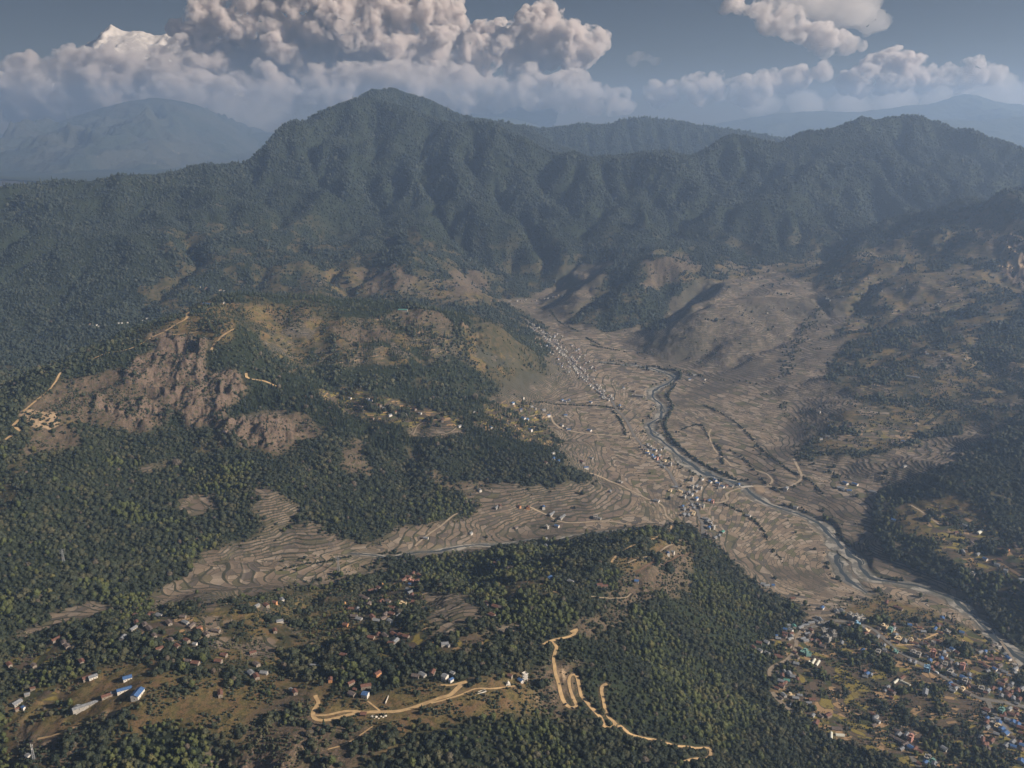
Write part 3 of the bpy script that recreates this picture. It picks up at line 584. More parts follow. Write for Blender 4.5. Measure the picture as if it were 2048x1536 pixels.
def crown(kind, k, leaves, sub):
    """crown of unit radius standing on z=0: lumpy body with many leaf clumps around it"""
    rg = np.random.default_rng(k*31+kind); v, f = ico(sub)
    if kind == 1:
        h = (v[:, 2]+1)/2; r = np.clip(1.02-h, 0.03, 1)*(1.0+0.28*np.sin(h*26+k)+0.25*n3d(v, 2.2, k)); b = np.stack([v[:, 0]*r*1.15, v[:, 1]*r*1.15, h*3.1+0.1], 1)
    elif kind == 2:
        h = (v[:, 2]+1)/2; r = (0.45+0.75*h)*(1+0.35*n3d(v, 2.0, k)); b = np.stack([v[:, 0]*r, v[:, 1]*r, h*2.1*(1+0.2*n3d(v, 1.5, k+3))], 1)
    else:
        r = 1.0+0.30*n3d(v, 1.5, k)+0.12*n3d(v, 4.0, k+5); b = np.stack([v[:, 0]*r, v[:, 1]*r, (v[:, 2]*0.85*r+0.95)], 1)
    V = [b*np.array([0.9, 0.9, 0.97]) if leaves else b]; F = [f]; nb = len(b)
    if leaves:
        pick = rg.integers(0, len(f), leaves); w = rg.dirichlet((1, 1, 1), leaves); c = (b[f[pick]]*w[:, :, None]).sum(1)
        cen = np.array([0, 0, 1.0]); d = c-cen; d /= np.linalg.norm(d, axis=1)[:, None]+1e-6
        c = c+d*rg.uniform(-0.10, 0.10, (leaves, 1)); s = rg.uniform(0.10, 0.24, leaves)
        nrm = d+rg.normal(0, 0.45, (leaves, 3)); nrm /= np.linalg.norm(nrm, axis=1)[:, None]
        a = np.cross(nrm, rg.normal(0, 1, (leaves, 3))); a /= np.linalg.norm(a, axis=1)[:, None]; bb = np.cross(nrm, a)
        q = np.stack([c+a*s[:, None], c+(-0.5*a+0.8*bb)*s[:, None], c+(-0.5*a-0.8*bb)*s[:, None]], 1).reshape(-1, 3)
        V.append(q); F.append(nb+np.arange(leaves*3).reshape(-1, 3))
    me = new_mesh('crown', np.vstack(V), tris=np.vstack(F), smooth_=False); me.materials.append(LEAF[kind]); return me
NEAR = [crown(0, k, 260, 2) for k in range(1, 5)]+[crown(1, k, 200, 2) for k in (5, 6)]+[crown(2, k, 220, 2) for k in (7, 8)]+[crown(3, 9, 200, 2)]
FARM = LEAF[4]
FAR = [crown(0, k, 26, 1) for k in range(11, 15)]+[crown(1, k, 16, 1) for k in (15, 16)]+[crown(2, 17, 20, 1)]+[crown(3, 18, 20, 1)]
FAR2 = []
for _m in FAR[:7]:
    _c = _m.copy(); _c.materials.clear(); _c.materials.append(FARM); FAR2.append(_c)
HOLES = []          # (x, y, radius) kept free for houses and yards
def plant(r0, r1, s, seed, fat=0.60):
    rg = np.random.default_rng(seed); t = math.tan(math.radians(40))
    xs = np.arange(-r1*t, r1*t, s); ys = np.arange(r0*0.8, r1, s); x, y = np.meshgrid(xs, ys); x = x+rg.uniform(-.55, .55, x.shape)*s; y = y+rg.uniform(-.55, .55, y.shape)*s
    r = np.hypot(x, y); m = (r >= r0) & (r < r1) & (np.abs(x) < y*t+60); x, y = x[m], y[m]
    wv = wood_at(x, y); d = wgrid(wd_, x, y, 99.0); rv = wgrid(wrv, x, y, 0.0)
    wv = np.where(d < 3.0, 0, wv); bank = (rv > 0.5) & (d > 4) & (d < 16) & (x > 250) & (fbm(x, y, 90, 2, 71) > -0.15); wv = np.where(bank, 0.4, wv)
    for hx, hy, hr in HOLES:
        k = np.abs(y-hy) < hr
        if k.any(): kk = np.where(k)[0]; kk = kk[(x[kk]-hx)**2+(y[kk]-hy)**2 < hr*hr]; wv[kk] = 0
    wv = wv*(1-0.75*(mask('pad', x, y) > .5)*(s > 8)) if s > 8 else wv
    keep = rg.random(x.shape) < wv; x, y, wv = x[keep], y[keep], wv[keep]
    z = ground(x, y)
    sz = s*fat*(0.50+0.95*rg.random(x.shape)**1.9)*np.where(rg.random(x.shape) < 0.035, 1.45, 1)*(1+0.30*fbm(x, y, 70, 3, 81)); sz *= np.where(wv < 0.6, 0.55+0.35*rg.random(x.shape), 1)
    con = (x > -1150)*(x < 350)*(y > 2050)*(y < 3000)*0.55+(y > 3000)*0.1+0.03
    u = rg.random(x.shape); kind = np.zeros(x.shape, int); kind[u < con*(0.6+0.8*(fbm(x, y, 150, 2, 33) > 0))] = 1
    b = (fbm(x, y, 130, 3, 91) > 0.28) & (y < 1900) & (rg.random(x.shape) < 0.6); kind[b] = 2
    kind[(rg.random(x.shape) < 0.02) & (y < 2400)] = 3; kind[(rg.random(x.shape) < 0.05) & (y < 1900)] = 2
    return x, y, z, sz, kind, rg
def scatter(name, data, meshes, groups, label, cat):
    x, y, z, sz, kind, rg = data
    idx = np.zeros(len(x), int)
    for k, ids in enumerate(groups): m = kind == k; idx[m] = rg.choice(ids, m.sum())
    nar = np.where(kind == 1, 0.62, 1.0)
    co = np.stack([x, y, z-0.25*sz], 1); me = bpy.data.meshes.new(name); me.vertices.add(len(co)); me.vertices.foreach_set('co', co.astype(np.float32).ravel())
    def attr(nm, ty, vals): a = me.attributes.new(nm, ty, 'POINT'); a.data.foreach_set('vector' if ty == 'FLOAT_VECTOR' else 'value', vals.ravel())
    attr('sc', 'FLOAT_VECTOR', np.stack([sz*nar, sz*nar, sz*rg.uniform(0.85, 1.3, len(x))*np.where(kind == 1, 0.85, 1)], 1).astype(np.float32))
    attr('rt', 'FLOAT_VECTOR', np.stack([rg.normal(0, .08, len(x)), rg.normal(0, .08, len(x)), rg.uniform(0, 6.28, len(x))], 1).astype(np.float32)); attr('id', 'INT', idx.astype(np.int32))
    o = link(name, me, None, label=label, category=cat, kind='stuff')
    coll = bpy.data.collections.new(name+'_kinds')
    for i, m in enumerate(meshes): coll.objects.link(bpy.data.objects.new('kind_%02d' % i, m))
    g = bpy.data.node_groups.new(name, 'GeometryNodeTree'); g.interface.new_socket('Geometry', in_out='INPUT', socket_type='NodeSocketGeometry'); g.interface.new_socket('Geometry', in_out='OUTPUT', socket_type='NodeSocketGeometry')
    N_ = g.nodes.new; L = g.links.new; gi = N_('NodeGroupInput'); go = N_('NodeGroupOutput'); ip = N_('GeometryNodeInstanceOnPoints'); ci = N_('GeometryNodeCollectionInfo'); mp = N_('GeometryNodeMeshToPoints')
    ci.inputs['Collection'].default_value = coll; ci.inputs['Separate Children'].default_value = True; ci.inputs['Reset Children'].default_value = True
    L(gi.outputs[0], mp.inputs[0]); L(mp.outputs[0], ip.inputs['Points']); L(ci.outputs[0], ip.inputs['Instance']); ip.inputs['Pick Instance'].default_value = True
    for nm, ty, sock in (('sc', 'FLOAT_VECTOR', 'Scale'), ('rt', 'FLOAT_VECTOR', 'Rotation'), ('id', 'INT', 'Instance Index')):
        na = N_('GeometryNodeInputNamedAttribute'); na.data_type = ty; na.inputs['Name'].default_value = nm; L([q for q in na.outputs if q.enabled][0], ip.inputs[sock])
    L(ip.outputs[0], go.inputs[0]); md = o.modifiers.new('scatter', 'NODES'); md.node_group = g
    return o
# ------------------------------------------------------------------ buildings
def paint(name, c, var=0.25, scale=0.6, rough=0.8, ribs=False):
    t = NT(name); g = t.n('ShaderNodeTexCoord').outputs['Object']; n = t.noise(g, scale, 4, 0.65); lo = tuple(x*(1-var) for x in c); hi = tuple(min(0.9, x*(1+var*0.6)) for x in c)
    col = t.mix(t.ramp(n, 0.3, 0.7), lo, hi)
    if ribs:
        wv = t.n('ShaderNodeTexWave', bands_direction='X'); t.put(wv.inputs['Vector'], g); wv.inputs['Scale'].default_value = 1.1; wv.inputs['Distortion'].default_value = 0.3; col = t.mix(t.math('MULTIPLY', wv.outputs['Fac'], 0.35), col, tuple(x*0.6 for x in c))
    t.put(t.b.inputs['Base Color'], col); t.b.inputs['Roughness'].default_value = rough; return t.m
PM = {'rust': paint('rusty_tin', (0.17, 0.088, 0.066), 0.45, 0.5, 0.7, True), 'slate': paint('slate_roof', (0.13, 0.105, 0.095), 0.35, 0.6), 'blue': paint('blue_tin', (0.070, 0.140, 0.30), 0.3, 0.4, 0.5, True), 'grey': paint('grey_tin', (0.22, 0.23, 0.245), 0.4, 0.4, 0.5, True),
      'white': paint('white_plaster', (0.60, 0.56, 0.50), 0.25), 'ochre': paint('ochre_plaster', (0.50, 0.25, 0.12), 0.3), 'stone': paint('stone_wall', (0.26, 0.22, 0.18), 0.35, 1.2), 'conc': paint('concrete', (0.33, 0.31, 0.28), 0.3, 0.5), 'pink': paint('pink_plaster', (0.55, 0.30, 0.24), 0.2),
      'teal': paint('teal_plaster', (0.19, 0.34, 0.30), 0.2), 'sky': paint('light_blue_plaster', (0.25, 0.42, 0.56), 0.2), 'cream': paint('cream_plaster', (0.66, 0.53, 0.34), 0.2), 'dark': paint('dark_opening', (0.03, 0.03, 0.035), 0.2), 'film': paint('greenhouse_film', (0.56, 0.55, 0.47), 0.25, 0.8, 0.4), 'tealroof': paint('teal_tin', (0.10, 0.26, 0.22), 0.25, 0.4, 0.5, True), 'wood': paint('weathered_wood', (0.14, 0.09, 0.055), 0.3), 'tank': paint('black_tank', (0.02, 0.02, 0.022), 0.1)}
class MB:
    def __init__(s): s.v = []; s.f = []
    def box(s, x0, x1, y0, y1, z0, z1):
        b = len(s.v); s.v += [(x, y, z) for z in (z0, z1) for y in (y0, y1) for x in (x0, x1)]
        s.f += [(b, b+2, b+3, b+1), (b+4, b+5, b+7, b+6), (b, b+1, b+5, b+4), (b+2, b+6, b+7, b+3), (b, b+4, b+6, b+2), (b+1, b+3, b+7, b+5)]; return s
    def poly(s, pts, faces): b = len(s.v); s.v += list(pts); s.f += [tuple(b+i for i in f) for f in faces]; return s
    def mesh(s, name, mat): me = bpy.data.meshes.new(name); me.from_pydata(s.v, [], s.f); me.materials.append(PM[mat]); return me
def gable_walls(w, l, h, rise, mat):
    a, b = w/2, l/2; m = MB(); m.poly([(-a, -b, -3), (a, -b, -3), (a, b, -3), (-a, b, -3), (-a, -b, h), (a, -b, h), (a, b, h), (-a, b, h), (0, -b, h+rise), (0, b, h+rise)], [(0, 1, 5, 8, 4), (1, 2, 6, 5), (2, 3, 7, 9, 6), (3, 0, 4, 7)]); return m.mesh('wall', mat)
def gable_roof(w, l, h, rise, mat, ov=0.6, th=0.16):
    a = w/2+ov; b = l/2+ov*0.8; k = rise/(w/2); ze = h-k*ov+0.12; zr = h+rise+0.12
    P = [(-a, -b, ze), (0, -b, zr), (a, -b, ze), (-a, b, ze), (0, b, zr), (a, b, ze)]; Q = [(x, y, z-th) for x, y, z in P]
    return MB().poly(P+Q, [(0, 1, 4, 3), (1, 2, 5, 4), (6, 9, 10, 7), (7, 10, 11, 8), (0, 3, 9, 6), (2, 8, 11, 5), (0, 6, 7, 1), (1, 7, 8, 2), (3, 4, 10, 9), (4, 5, 11, 10)]).mesh('roof', mat)
MC = {}
def cached(key, fn):
    if key not in MC: MC[key] = fn()
    return MC[key]
def opening(name, w, h, mat='dark', frame=None):
    m = MB().box(-w/2, w/2, -0.06, 0.04, 0, h); return m.mesh(name, mat)
def arch(w, l, h):
    n = 10; P = []; 
    for y in (-l/2, l/2): P += [(-w/2*math.cos(math.pi*i/n), y, -0.5+(h+0.5)*math.sin(math.pi*i/n)**0.7) for i in range(n+1)]
    F = [(i, i+1, n+2+i, n+1+i) for i in range(n)]+[tuple(range(n+1))[::-1], tuple(range(n+1, 2*n+2))]; return MB().poly(P, F).mesh('cover', 'film')
# kind: (name, roof look, wall material, roof material, width, length, height, words)
KD = {'r': ('gable', 'stone', 'rust', 6.2, 10, 4.2, 'rust-roofed house'), 'w': ('gable', 'white', 'grey', 6.5, 10, 4.2, 'white tin-roofed house'), 'g': ('gable', 'conc', 'grey', 6.5, 10.5, 3.6, 'grey-roofed house'), 's': ('gable', 'stone', 'slate', 6.2, 10, 4.0, 'dark-roofed stone house'),
      'b': ('gable', 'white', 'blue', 7.0, 10.5, 4.4, 'blue-roofed house'), 'o': ('gable', 'ochre', 'rust', 5.6, 8, 4.8, 'orange-walled house'), 'y': ('flat', 'cream', 'conc', 8, 10, 1, 'cream flat-roofed building'), 'c': ('flat', 'conc', 'conc', 9, 12, 3, 'grey concrete building'),
      'p': ('flat', 'pink', 'conc', 8, 10, 4, 'tall pink building'), 't': ('flat', 'teal', 'conc', 8, 11, 2, 'teal building'), 'l': ('flat', 'sky', 'sky', 9, 12, 3, 'light blue building'), 'n': ('arch', 'film', 'film', 6.5, 24, 2.6, 'pale greenhouse tunnel'), 'h': ('gable', 'wood', 'rust', 4.2, 5.5, 2.4, 'small brown-roofed hut'), 'e': ('gable', 'conc', 'tealroof', 7, 10, 3.4, 'green roofed shed')}
NAMES = {'arch': 'greenhouse', 'flat': 'building', 'gable': 'house'}
def make_house(k, w, l, h, fine, wallm=None, roofm=None):
    ty, wm, rm = KD[k][0], wallm or KD[k][1], roofm or KD[k][2]; parts = []; w = round(w*2)/2; l = round(l)*1.0; ky = (k, w, l, h, wm, rm)
    if ty == 'arch':
        parts.append(('cover', cached(('a', w, l), lambda: arch(w, l, h)), (0, 0, 0), 0)); parts.append(('end_frame', cached(('ae', w), lambda: MB().box(-w/2, w/2, -0.1, 0.1, -1, 0.9).mesh('end_frame', 'grey')), (0, -l/2-0.15, 0), 0)); return parts
    if ty == 'gable':
        rise = w*0.22; parts.append(('wall', cached(('gw',)+ky, lambda: gable_walls(w, l, h, rise, wm)), (0, 0, 0), 0)); parts.append(('roof', cached(('gr',)+ky, lambda: gable_roof(w, l, h, rise, rm)), (0, 0, 0), 0))
        if fine:
            dm = cached('door', lambda: opening('door', 1.1, 2.0, 'wood')); wn = cached('window', lambda: opening('window', 1.1, 1.1))
            for sx, rz in ((w/2+0.03, math.pi/2), (-w/2-0.03, -math.pi/2)):
                parts.append(('door', dm, (sx, 0, 0.05), rz)); parts.append(('window', wn, (sx, -l*0.3, 1.1), rz)); parts.append(('window', wn, (sx, l*0.3, 1.1), rz))
            parts.append(('window', wn, (0, -l/2-0.03, 1.2), 0))
            if h > 4: parts.append(('window', wn, (w/2+0.03, 0, 3.0-0.3), math.pi/2))
        return parts
    H_ = 3.1*h
    def body():
        m = MB().box(-w/2, w/2, -l/2, l/2, -3, H_); 
        for s_ in range(1, int(h)+1): m.box(-w/2-0.35, w/2+0.35, -l/2-0.35, l/2+0.35, 3.1*s_-0.22+0.003*s_, 3.1*s_+0.003*s_)
        return m.mesh('wall', wm)
    def para():
        m = MB(); t_ = 0.2; z0, z1 = H_+0.02, H_+0.95; m.box(-w/2-.3, w/2+.3, -l/2-.3, -l/2-.3+t_, z0, z1).box(-w/2-.3, w/2+.3, l/2+.3-t_, l/2+.3, z0, z1).box(-w/2-.3, -w/2-.3+t_, -l/2-.1+.001, l/2+.1-.001, z0, z1).box(w/2+.3-t_, w/2+.3, -l/2-.1+.001, l/2+.1-.001, z0, z1); return m.mesh('parapet', wm if wm != 'conc' else 'white')
    parts += [('wall', cached(('fw',)+ky, body), (0, 0, 0), 0), ('parapet', cached(('fp',)+ky, para), (0, 0, 0), 0), ('stair_room', cached(('st', wm), lambda: MB().box(-1.6, 1.6, -1.5, 1.5, 0, 2.4).box(-1.9, 1.9, -1.8, 1.8, 2.41, 2.6).mesh('stair_room', wm)), (w*0.15, l*0.25, H_+0.03), 0)]
    if fine:
        parts.append(('water_tank', cached('tank', lambda: MB().poly([(0.6*math.cos(i*math.pi/4), 0.6*math.sin(i*math.pi/4), z) for z in (0, 1.3) for i in range(8)], [(i, (i+1) % 8, 8+(i+1) % 8, 8+i) for i in range(8)]+[tuple(range(8, 16))]).mesh('water_tank', 'tank')), (-w*0.2, -l*0.2, H_+0.03), 0))
        wn = cached('window2', lambda: opening('window', 1.5, 1.3)); 
        for s_ in range(int(h)):
            for q in (-0.3, 0.0, 0.3):
                parts.append(('window', wn, (w/2+0.03, q*l, 3.1*s_+0.9), math.pi/2))
                if q: parts.append(('window', wn, (q*w*0.9, -l/2-0.03, 3.1*s_+0.9), 0))
        parts.append(('door', cached('door2', lambda: opening('door', 1.3, 2.2, 'wood')), (0, -l/2-0.03, 0.0), 0))
    return parts
# place, default turn, spread of turn, houses "u v kind[width,length,height,turn]"
PLACES = [
 ('on the near left hillside', 40, 25, '178 1411 g 6.5 44 3.4 -54;156 1420 g 8 13 3.6 34;217 1393 r 7 18 3.6 -56;229 1388 w 7 9 3.6 -58;249 1382 b 7.5 20 4 -62;276 1392 b 11 20 6 -6;255 1358 b 9 12 3.6 -60;186 1356 w 8 12 3.6 -50;174 1358 r 8 12 3.6 -50;34 1408 g 9 13;36 1421 r 4 6;47 1419 b 4 5;55 1391 g 5 6;164 1326 r;19 1332 r 6 12;68 1334 s;66 1380 r 4 6;441 1391 r 6 12 5 20;590 1387 r;583 1382 g 4 6;56 1513 w 5 7 2.6 60'),
 ('in the left village among bamboo', 55, 30, '304 1230 r;294 1235 r;318 1233 g;273 1233 r;273 1248 r;290 1252 s;267 1259 g 6 13;299 1260 s 7 16;309 1274 s;338 1248 s 7 14;366 1236 s;371 1247 g 6 13;383 1254 s 6 13;398 1260 o 7 9;413 1271 s;432 1264 s 6 14;246 1277 g;374 1284 r;390 1291 w 5 7;355 1295 r;319 1300 r;342 1283 s'),
 ('in the left edge hamlet', 50, 20, '113 1281 r 7 16;128 1288 s;135 1295 s'),
 ('on the wooded slope between near villages', 50, 40, '513 1214 g;533 1213 r;550 1208 o;564 1202 w;560 1245 w;550 1264 r;448 1313 r;376 1325 s;391 1329 r 7 12;437 1325 r;506 1308 r;502 1348 g;513 1356 r 7 12;528 1348 g;513 1331 s;661 1363 o;627 1334 g;687 1313 r'),
 ('beside the loop of the tan ridge road', 60, 25, '731 1394 b 8 9 6 75;732 1376 r 7 14 5 105;702 1369 r;704 1391 s;755 1351 o 7 10;710 1380 h;727 1430 h 6 8 3 85;890 1359 w 8 8 6.5 60;902 1363 b 5 7;905 1349 g 5 7;865 1348 r;845 1352 g;831 1355 s;1020 1355 r 5 7;1041 1364 b 5 8 4 40'),
 ('in the village among yellow fields', 55, 35, '826 1149 r;817 1156 r;807 1162 r 6 13;822 1166 p 6 11 2;820 1171 b 4 5;834 1164 r;837 1152 r;842 1155 s;742 1183 r 6 12;757 1178 r;751 1184 s;773 1178 g 4 5;817 1181 g;821 1186 g 6 12;833 1180 r;824 1193 r;829 1206 r;806 1213 y 8 11 2;724 1195 s;732 1199 s 6 12;762 1205 r;776 1205 s;765 1214 g;737 1210 s;783 1218 r;703 1220 r;714 1221 g;708 1235 s;718 1240 g 7 11;745 1237 r 7 12;753 1243 g;770 1231 s;784 1230 r;767 1239 s;796 1234 g;780 1245 w;691 1253 o'),
 ('in the row below the yellow-field village', 70, 30, '742 1278 r 7 11;756 1273 r;771 1274 s 6 13;787 1271 r;802 1274 r;812 1276 r;791 1284 g;782 1290 r'),
 ('scattered around the round terraces', 60, 40, '890 1291 w;896 1293 g 4 7;991 1216 r 7 12;1001 1218 s;984 1233 r;974 1210 r;950 1173 r;955 1171 w 4 6;997 1124 w;993 1128 r;1099 1157 b 8 10 3;1273 1165 b 7 8;1208 1175 r 6 13;1199 1172 r;1141 1165 g;1345 1106 w 5 8;1336 1109 b 5 6'),
 ('at the edge of the side valley paddies', 30, 40, '852 1078 w;1104 1028 g 8 26 3 -35;1124 1035 g 8 24 3 -35;1087 1016 b;1056 1017 o 8 10;1039 1015 o;993 1016 g 6 14;1191 1037 c 9 12 2;1198 1038 g;1114 1054 b;1094 1057 c 7 8 2;1032 1057 s;941 1069 w;1090 1079 w;1092 1093 g;1053 1090 r;1000 1014 r'),
 ('at the highway bend above the town', 20, 20, '1673 1224 g 9 11;1683 1223 g 9 11;1702 1237 c 11 15 3;1714 1240 c 11 14 3;1724 1240 c 9 13 2;1588 1254 e 7 9;1601 1256 g 6 14;1611 1252 g 6 14;1622 1247 g 6 14;1632 1244 g 6 14;1641 1241 g 6 14;1673 1251 s;1682 1257 b 5 7;1698 1253 r;1714 1254 l 8 9 3;1726 1259 w;1734 1262 y;1648 1266 c 9 14 2;1655 1282 c 9 12 3;1663 1263 s;1667 1273 c 8 12 3;1614 1269 g;1622 1263 r;1620 1272 s;1605 1279 g 6 12;1611 1283 g'),
 ('at the town edge beside the forest', 60, 40, '1570 1261 b 6 8;1581 1262 w;1570 1269 r;1582 1270 r;1583 1275 w 6 11;1569 1275 r;1553 1274 b 4 5;1556 1279 g;1518 1288 r;1533 1286 g 8 9;1507 1297 r;1520 1303 g 7 8;1534 1308 g;1579 1294 r 7 8;1554 1314 r;1560 1317 r;1608 1304 t 7 18 1 -50;1616 1311 t 7 10;1594 1316 s;1592 1329 g 8 10;1617 1325 n 5 9 2.6 -35;1626 1324 n 6 22 3 -35;1635 1327 n 6 21 3 -35;1564 1354 r 7 10;1578 1349 g 9 11;1585 1355 g 8 9;1562 1364 g;1573 1363 e;1563 1374 r;1582 1393 y;1591 1398 g;1567 1392 g;1624 1402 r;1554 1346 s 4 5'),
 ('beside the highway through the town', -40, 12, '1683 1288 g;1639 1291 r 5 12;1645 1295 s;1725 1304 b 8 9;1734 1350 b 7 9;1742 1352 g 5 8;1756 1305 c 8 12 1;1769 1302 w 7 8;1791 1305 t 8 8 1;1769 1254 y 10 12;1780 1263 t 8 10 2;1787 1260 w 6 12;1791 1272 g 9 9;1796 1279 y 11 13;1755 1275 g;1809 1285 g 8 10;1821 1282 y;1826 1309 c 8 11 2;1836 1313 c 8 11 2;1865 1314 p 9 11 4;1859 1324 b 8 9;1882 1320 b 8 10;1872 1331 r 6 13;1880 1336 s;1890 1330 c 8 10 1;1900 1328 s;1819 1324 w;1829 1328 w 6 11;1853 1343 l 10 12 3;1900 1348 c 8 12 2;1907 1352 g 8 10;1924 1338 p 8 9 3;1938 1352 g;1926 1358 b 9 12;1929 1366 c 8 10 2;1940 1360 b 4 5'),
 ('among the fields right of the highway', 50, 35, '1819 1253 b 8 8 5;1870 1259 b 6 13 3 -40;1884 1239 b 8 9;1878 1251 r 7 10;1839 1258 r 6 9;1846 1265 g;1895 1265 c 8 10 1;1923 1268 b 8 9 5;1844 1289 s 6 12;1853 1290 r;1866 1290 c 7 9 2;1904 1301 b 8 9 4;1887 1306 g 7 9;1890 1312 w 8 8;1994 1296 c 10 13 2;1960 1306 g 6 12;1970 1306 b 6 8;1979 1321 r 8 12;1996 1321 r 10 12;2016 1319 b 8 10;2013 1312 g;1962 1328 r;1972 1336 r;1989 1331 s;1999 1333 s;1989 1341 b 7 8;2009 1346 g;2031 1333 c 9 10 1;2030 1340 w 6 14'),
 ('in the packed lower right town rows', -40, 15, '2009 1363 r;2002 1372 r 9 11;2023 1370 g;2014 1380 s;2043 1380 w;1948 1375 s;1962 1382 c 9 12 2;1975 1384 w;1985 1380 r 5 12;1999 1382 b 5 9;2002 1394 g;2016 1394 r 8 10;2026 1399 g;2038 1401 r;2035 1384 r 7 13;1973 1423 r 9 11;2002 1425 t 8 10 2;2018 1420 w;2022 1431 r 6 13;2005 1436 r;1974 1439 b 5 7;1983 1444 c 10 13 1;1997 1448 b 8 8;1995 1455 y;2003 1461 b 9 9;2010 1469 b 10 11;1974 1457 g;1973 1447 r;1992 1470 g;2025 1447 b 9 9;2035 1452 b 8 9;2041 1458 r 8 12;2014 1442 w;1965 1483 r 6 14;1961 1477 g;1983 1484 r 6 12;1968 1493 r;2025 1486 g;2038 1489 r 5 12;2045 1494 b;2026 1496 b;2012 1493 g;2041 1525 b 9 9'),
 ('at the bottom edge of the town', -45, 15, '1899 1370 b 6 10;1907 1374 r 6 11;1911 1379 w;1924 1380 y 7 9;1934 1389 s 7 12;1804 1358 r 6 13;1792 1363 n 5 20 3 -50;1810 1367 n 6 20 3 40;1775 1377 w 6 9;1781 1384 r 6 9;1787 1389 s;1850 1388 g 9 19 5 -30;1751 1437 w;1888 1500 w 7 11;1797 1471 g;1799 1484 s 6 16;1810 1491 s 6 14;1813 1473 w 6 12;1820 1482 p 7 9 3;1821 1498 b 8 9;1829 1501 r 7 12;1855 1517 c 9 11 1;1863 1525 t 6 14 1;1850 1528 b 6 8;1868 1531 w;1632 1448 r 9 13 4 -30;1662 1472 n 6 18 3 -20;1673 1459 s 8 17 3 85;1680 1471 n 7 15 3 85;1656 1433 r 8 12;1753 1444 w 5 13;1625 1433 g 6 8'),
 ('on the terrace right of the river', 30, 50, '1787 1042 b 8 10;1960 1064 n 8 26 4 -50;1929 1052 g;1912 1067 r;2013 1102 o 9 10;1926 1105 g 6 16;1994 1131 w;2011 1143 w 8 9;1946 1149 c 8 9 1;1970 1120 b;1943 1088 s 8 12;2042 1161 w;1796 1218 r 7 18;1773 1207 r 6 15;2030 1095 s;1999 1122 r;1955 1110 g'),
 ('between forest foot and river fields', 30, 40, '1526 1170 g 9 10;1533 1173 g;1546 1173 b 7 7;1644 1218 b;1585 1199 r'),
 ('in the dense village below the nose', -30, 15, '1383 962 c 8 9 3;1351 976 w 8 14;1360 984 y 8 12;1340 983 y;1384 976 c 8 11 2;1392 974 g 8 14;1400 979 c 8 9 2;1392 984 g;1377 986 g 8 12;1383 991 w 7 11;1392 1000 b 9 11 6;1368 996 c 8 10 2;1408 1002 r;1418 1003 b 8 11;1425 1006 p 6 8 2;1383 1012 g;1396 1009 g;1405 1015 c 8 10 2;1387 1018 g;1379 1020 s;1365 1015 b;1368 1020 g;1367 1031 w 10 12;1376 1032 g 9 13;1387 1029 y 6 18 1;1411 1039 g 8 14;1415 1044 g 8 14;1420 1049 c 8 12 2;1418 1058 b 8 11 6;1425 1058 c 8 11 3;1445 1065 e;1412 1071 s;1430 1077 g 7 12;1438 1073 g 7 12;1400 1017 s;1373 989 s'),
 ('in the roadside hamlet near the river', -30, 15, '1282 895 s;1286 900 s;1294 891 w;1302 897 g;1310 902 b 8 11;1294 904 y;1295 908 b;1304 913 b 8 11;1308 917 b;1318 912 g;1321 917 r;1314 920 p 6 8 2;1317 925 g;1329 923 y;1321 932 g;1327 936 w;1340 932 c 8 9 3;1299 901 g;1300 894 c 7 9 1'),
 ('near the bridge over the river', 40, 30, '1404 960 w;1420 965 b;1430 962 b 8 11;1435 968 b 8 11;1434 973 s;1445 975 b;1452 974 r;1462 973 g;1477 971 b;1425 957 w;1439 977 g;1313 1003 w 9 14;1496 1033 w 8 12;1572 978 w 10 12'),
 ('among the paddies beyond the river', 20, 40, '1691 968 b 9 15;1710 970 b 9 15;1681 977 w 10 18;1686 981 g;1698 983 b;1746 985 w 10 17;1591 1016 w;1809 934 w;1806 884 b;1642 879 w;1697 855 r;1379 760 b;1389 751 w;1408 760 w;1826 755 g 9 40;1638 825 w;1650 876 s;1655 874 w'),
 ('on the paddies left of the road', 20, 40, '1087 821 g 9 12;1047 838 b 10 14;1054 841 b 10 12;1025 808 b 9 12;1046 797 w;1042 821 b;1063 814 g;1124 802 b;1130 804 b;1138 802 b;1131 832 b 9 11;1097 832 b;1124 852 w;1138 861 b;1132 857 g;1179 862 b 9 13;1203 794 g;1208 799 g;1275 794 c 8 40 2 75;1239 813 b;1247 777 b;1268 784 s;1107 919 b;1117 924 b;1116 906 b;1106 908 w;1092 927 r;1164 925 r 8 16;1182 917 g;1172 937 b;1240 965 c 9 14 1;1220 984 g;960 982 w;1070 818 g;1058 822 s;1181 806 b'),
 ('in the hill village by oval terrace', 40, 50, '919 854 w;982 857 b;1061 861 b;947 826 w;953 829 r;885 842 r;741 803 b;735 800 w;715 808 r;722 815 s;760 812 r;768 818 w;790 826 r;800 822 s;812 830 w;745 838 r;780 832 w;830 820 r;840 828 w;776 812 s;700 798 w;1012 858 w;1030 852 r'),
]
HP = []
rh = np.random.default_rng(99)
for place, rot, spread, txt in PLACES:
    for it in txt.split(';'):
        q = it.split(); k = q[2]; w_, l_, h_ = KD[k][3], KD[k][4], KD[k][5]; e = [float(t_) for t_ in q[3:]]
        jit = rh.uniform(0.9, 1.12); w2 = (e[0] if e else w_*jit); l2 = e[1] if len(e) > 1 else l_*jit; h2 = e[2] if len(e) > 2 else h_; r2 = e[3] if len(e) > 3 else rot+rh.uniform(-spread, spread)+(90 if rh.random() < 0.3 else 0)
        if KD[k][0] == 'flat': h2 = int(round(h2))
        sc_ = 0.86 if ('town' in place or 'highway' in place) else 0.92
        HP.append([float(q[0]), float(q[1]), k, w2*sc_, l2*sc_, h2, r2, place])
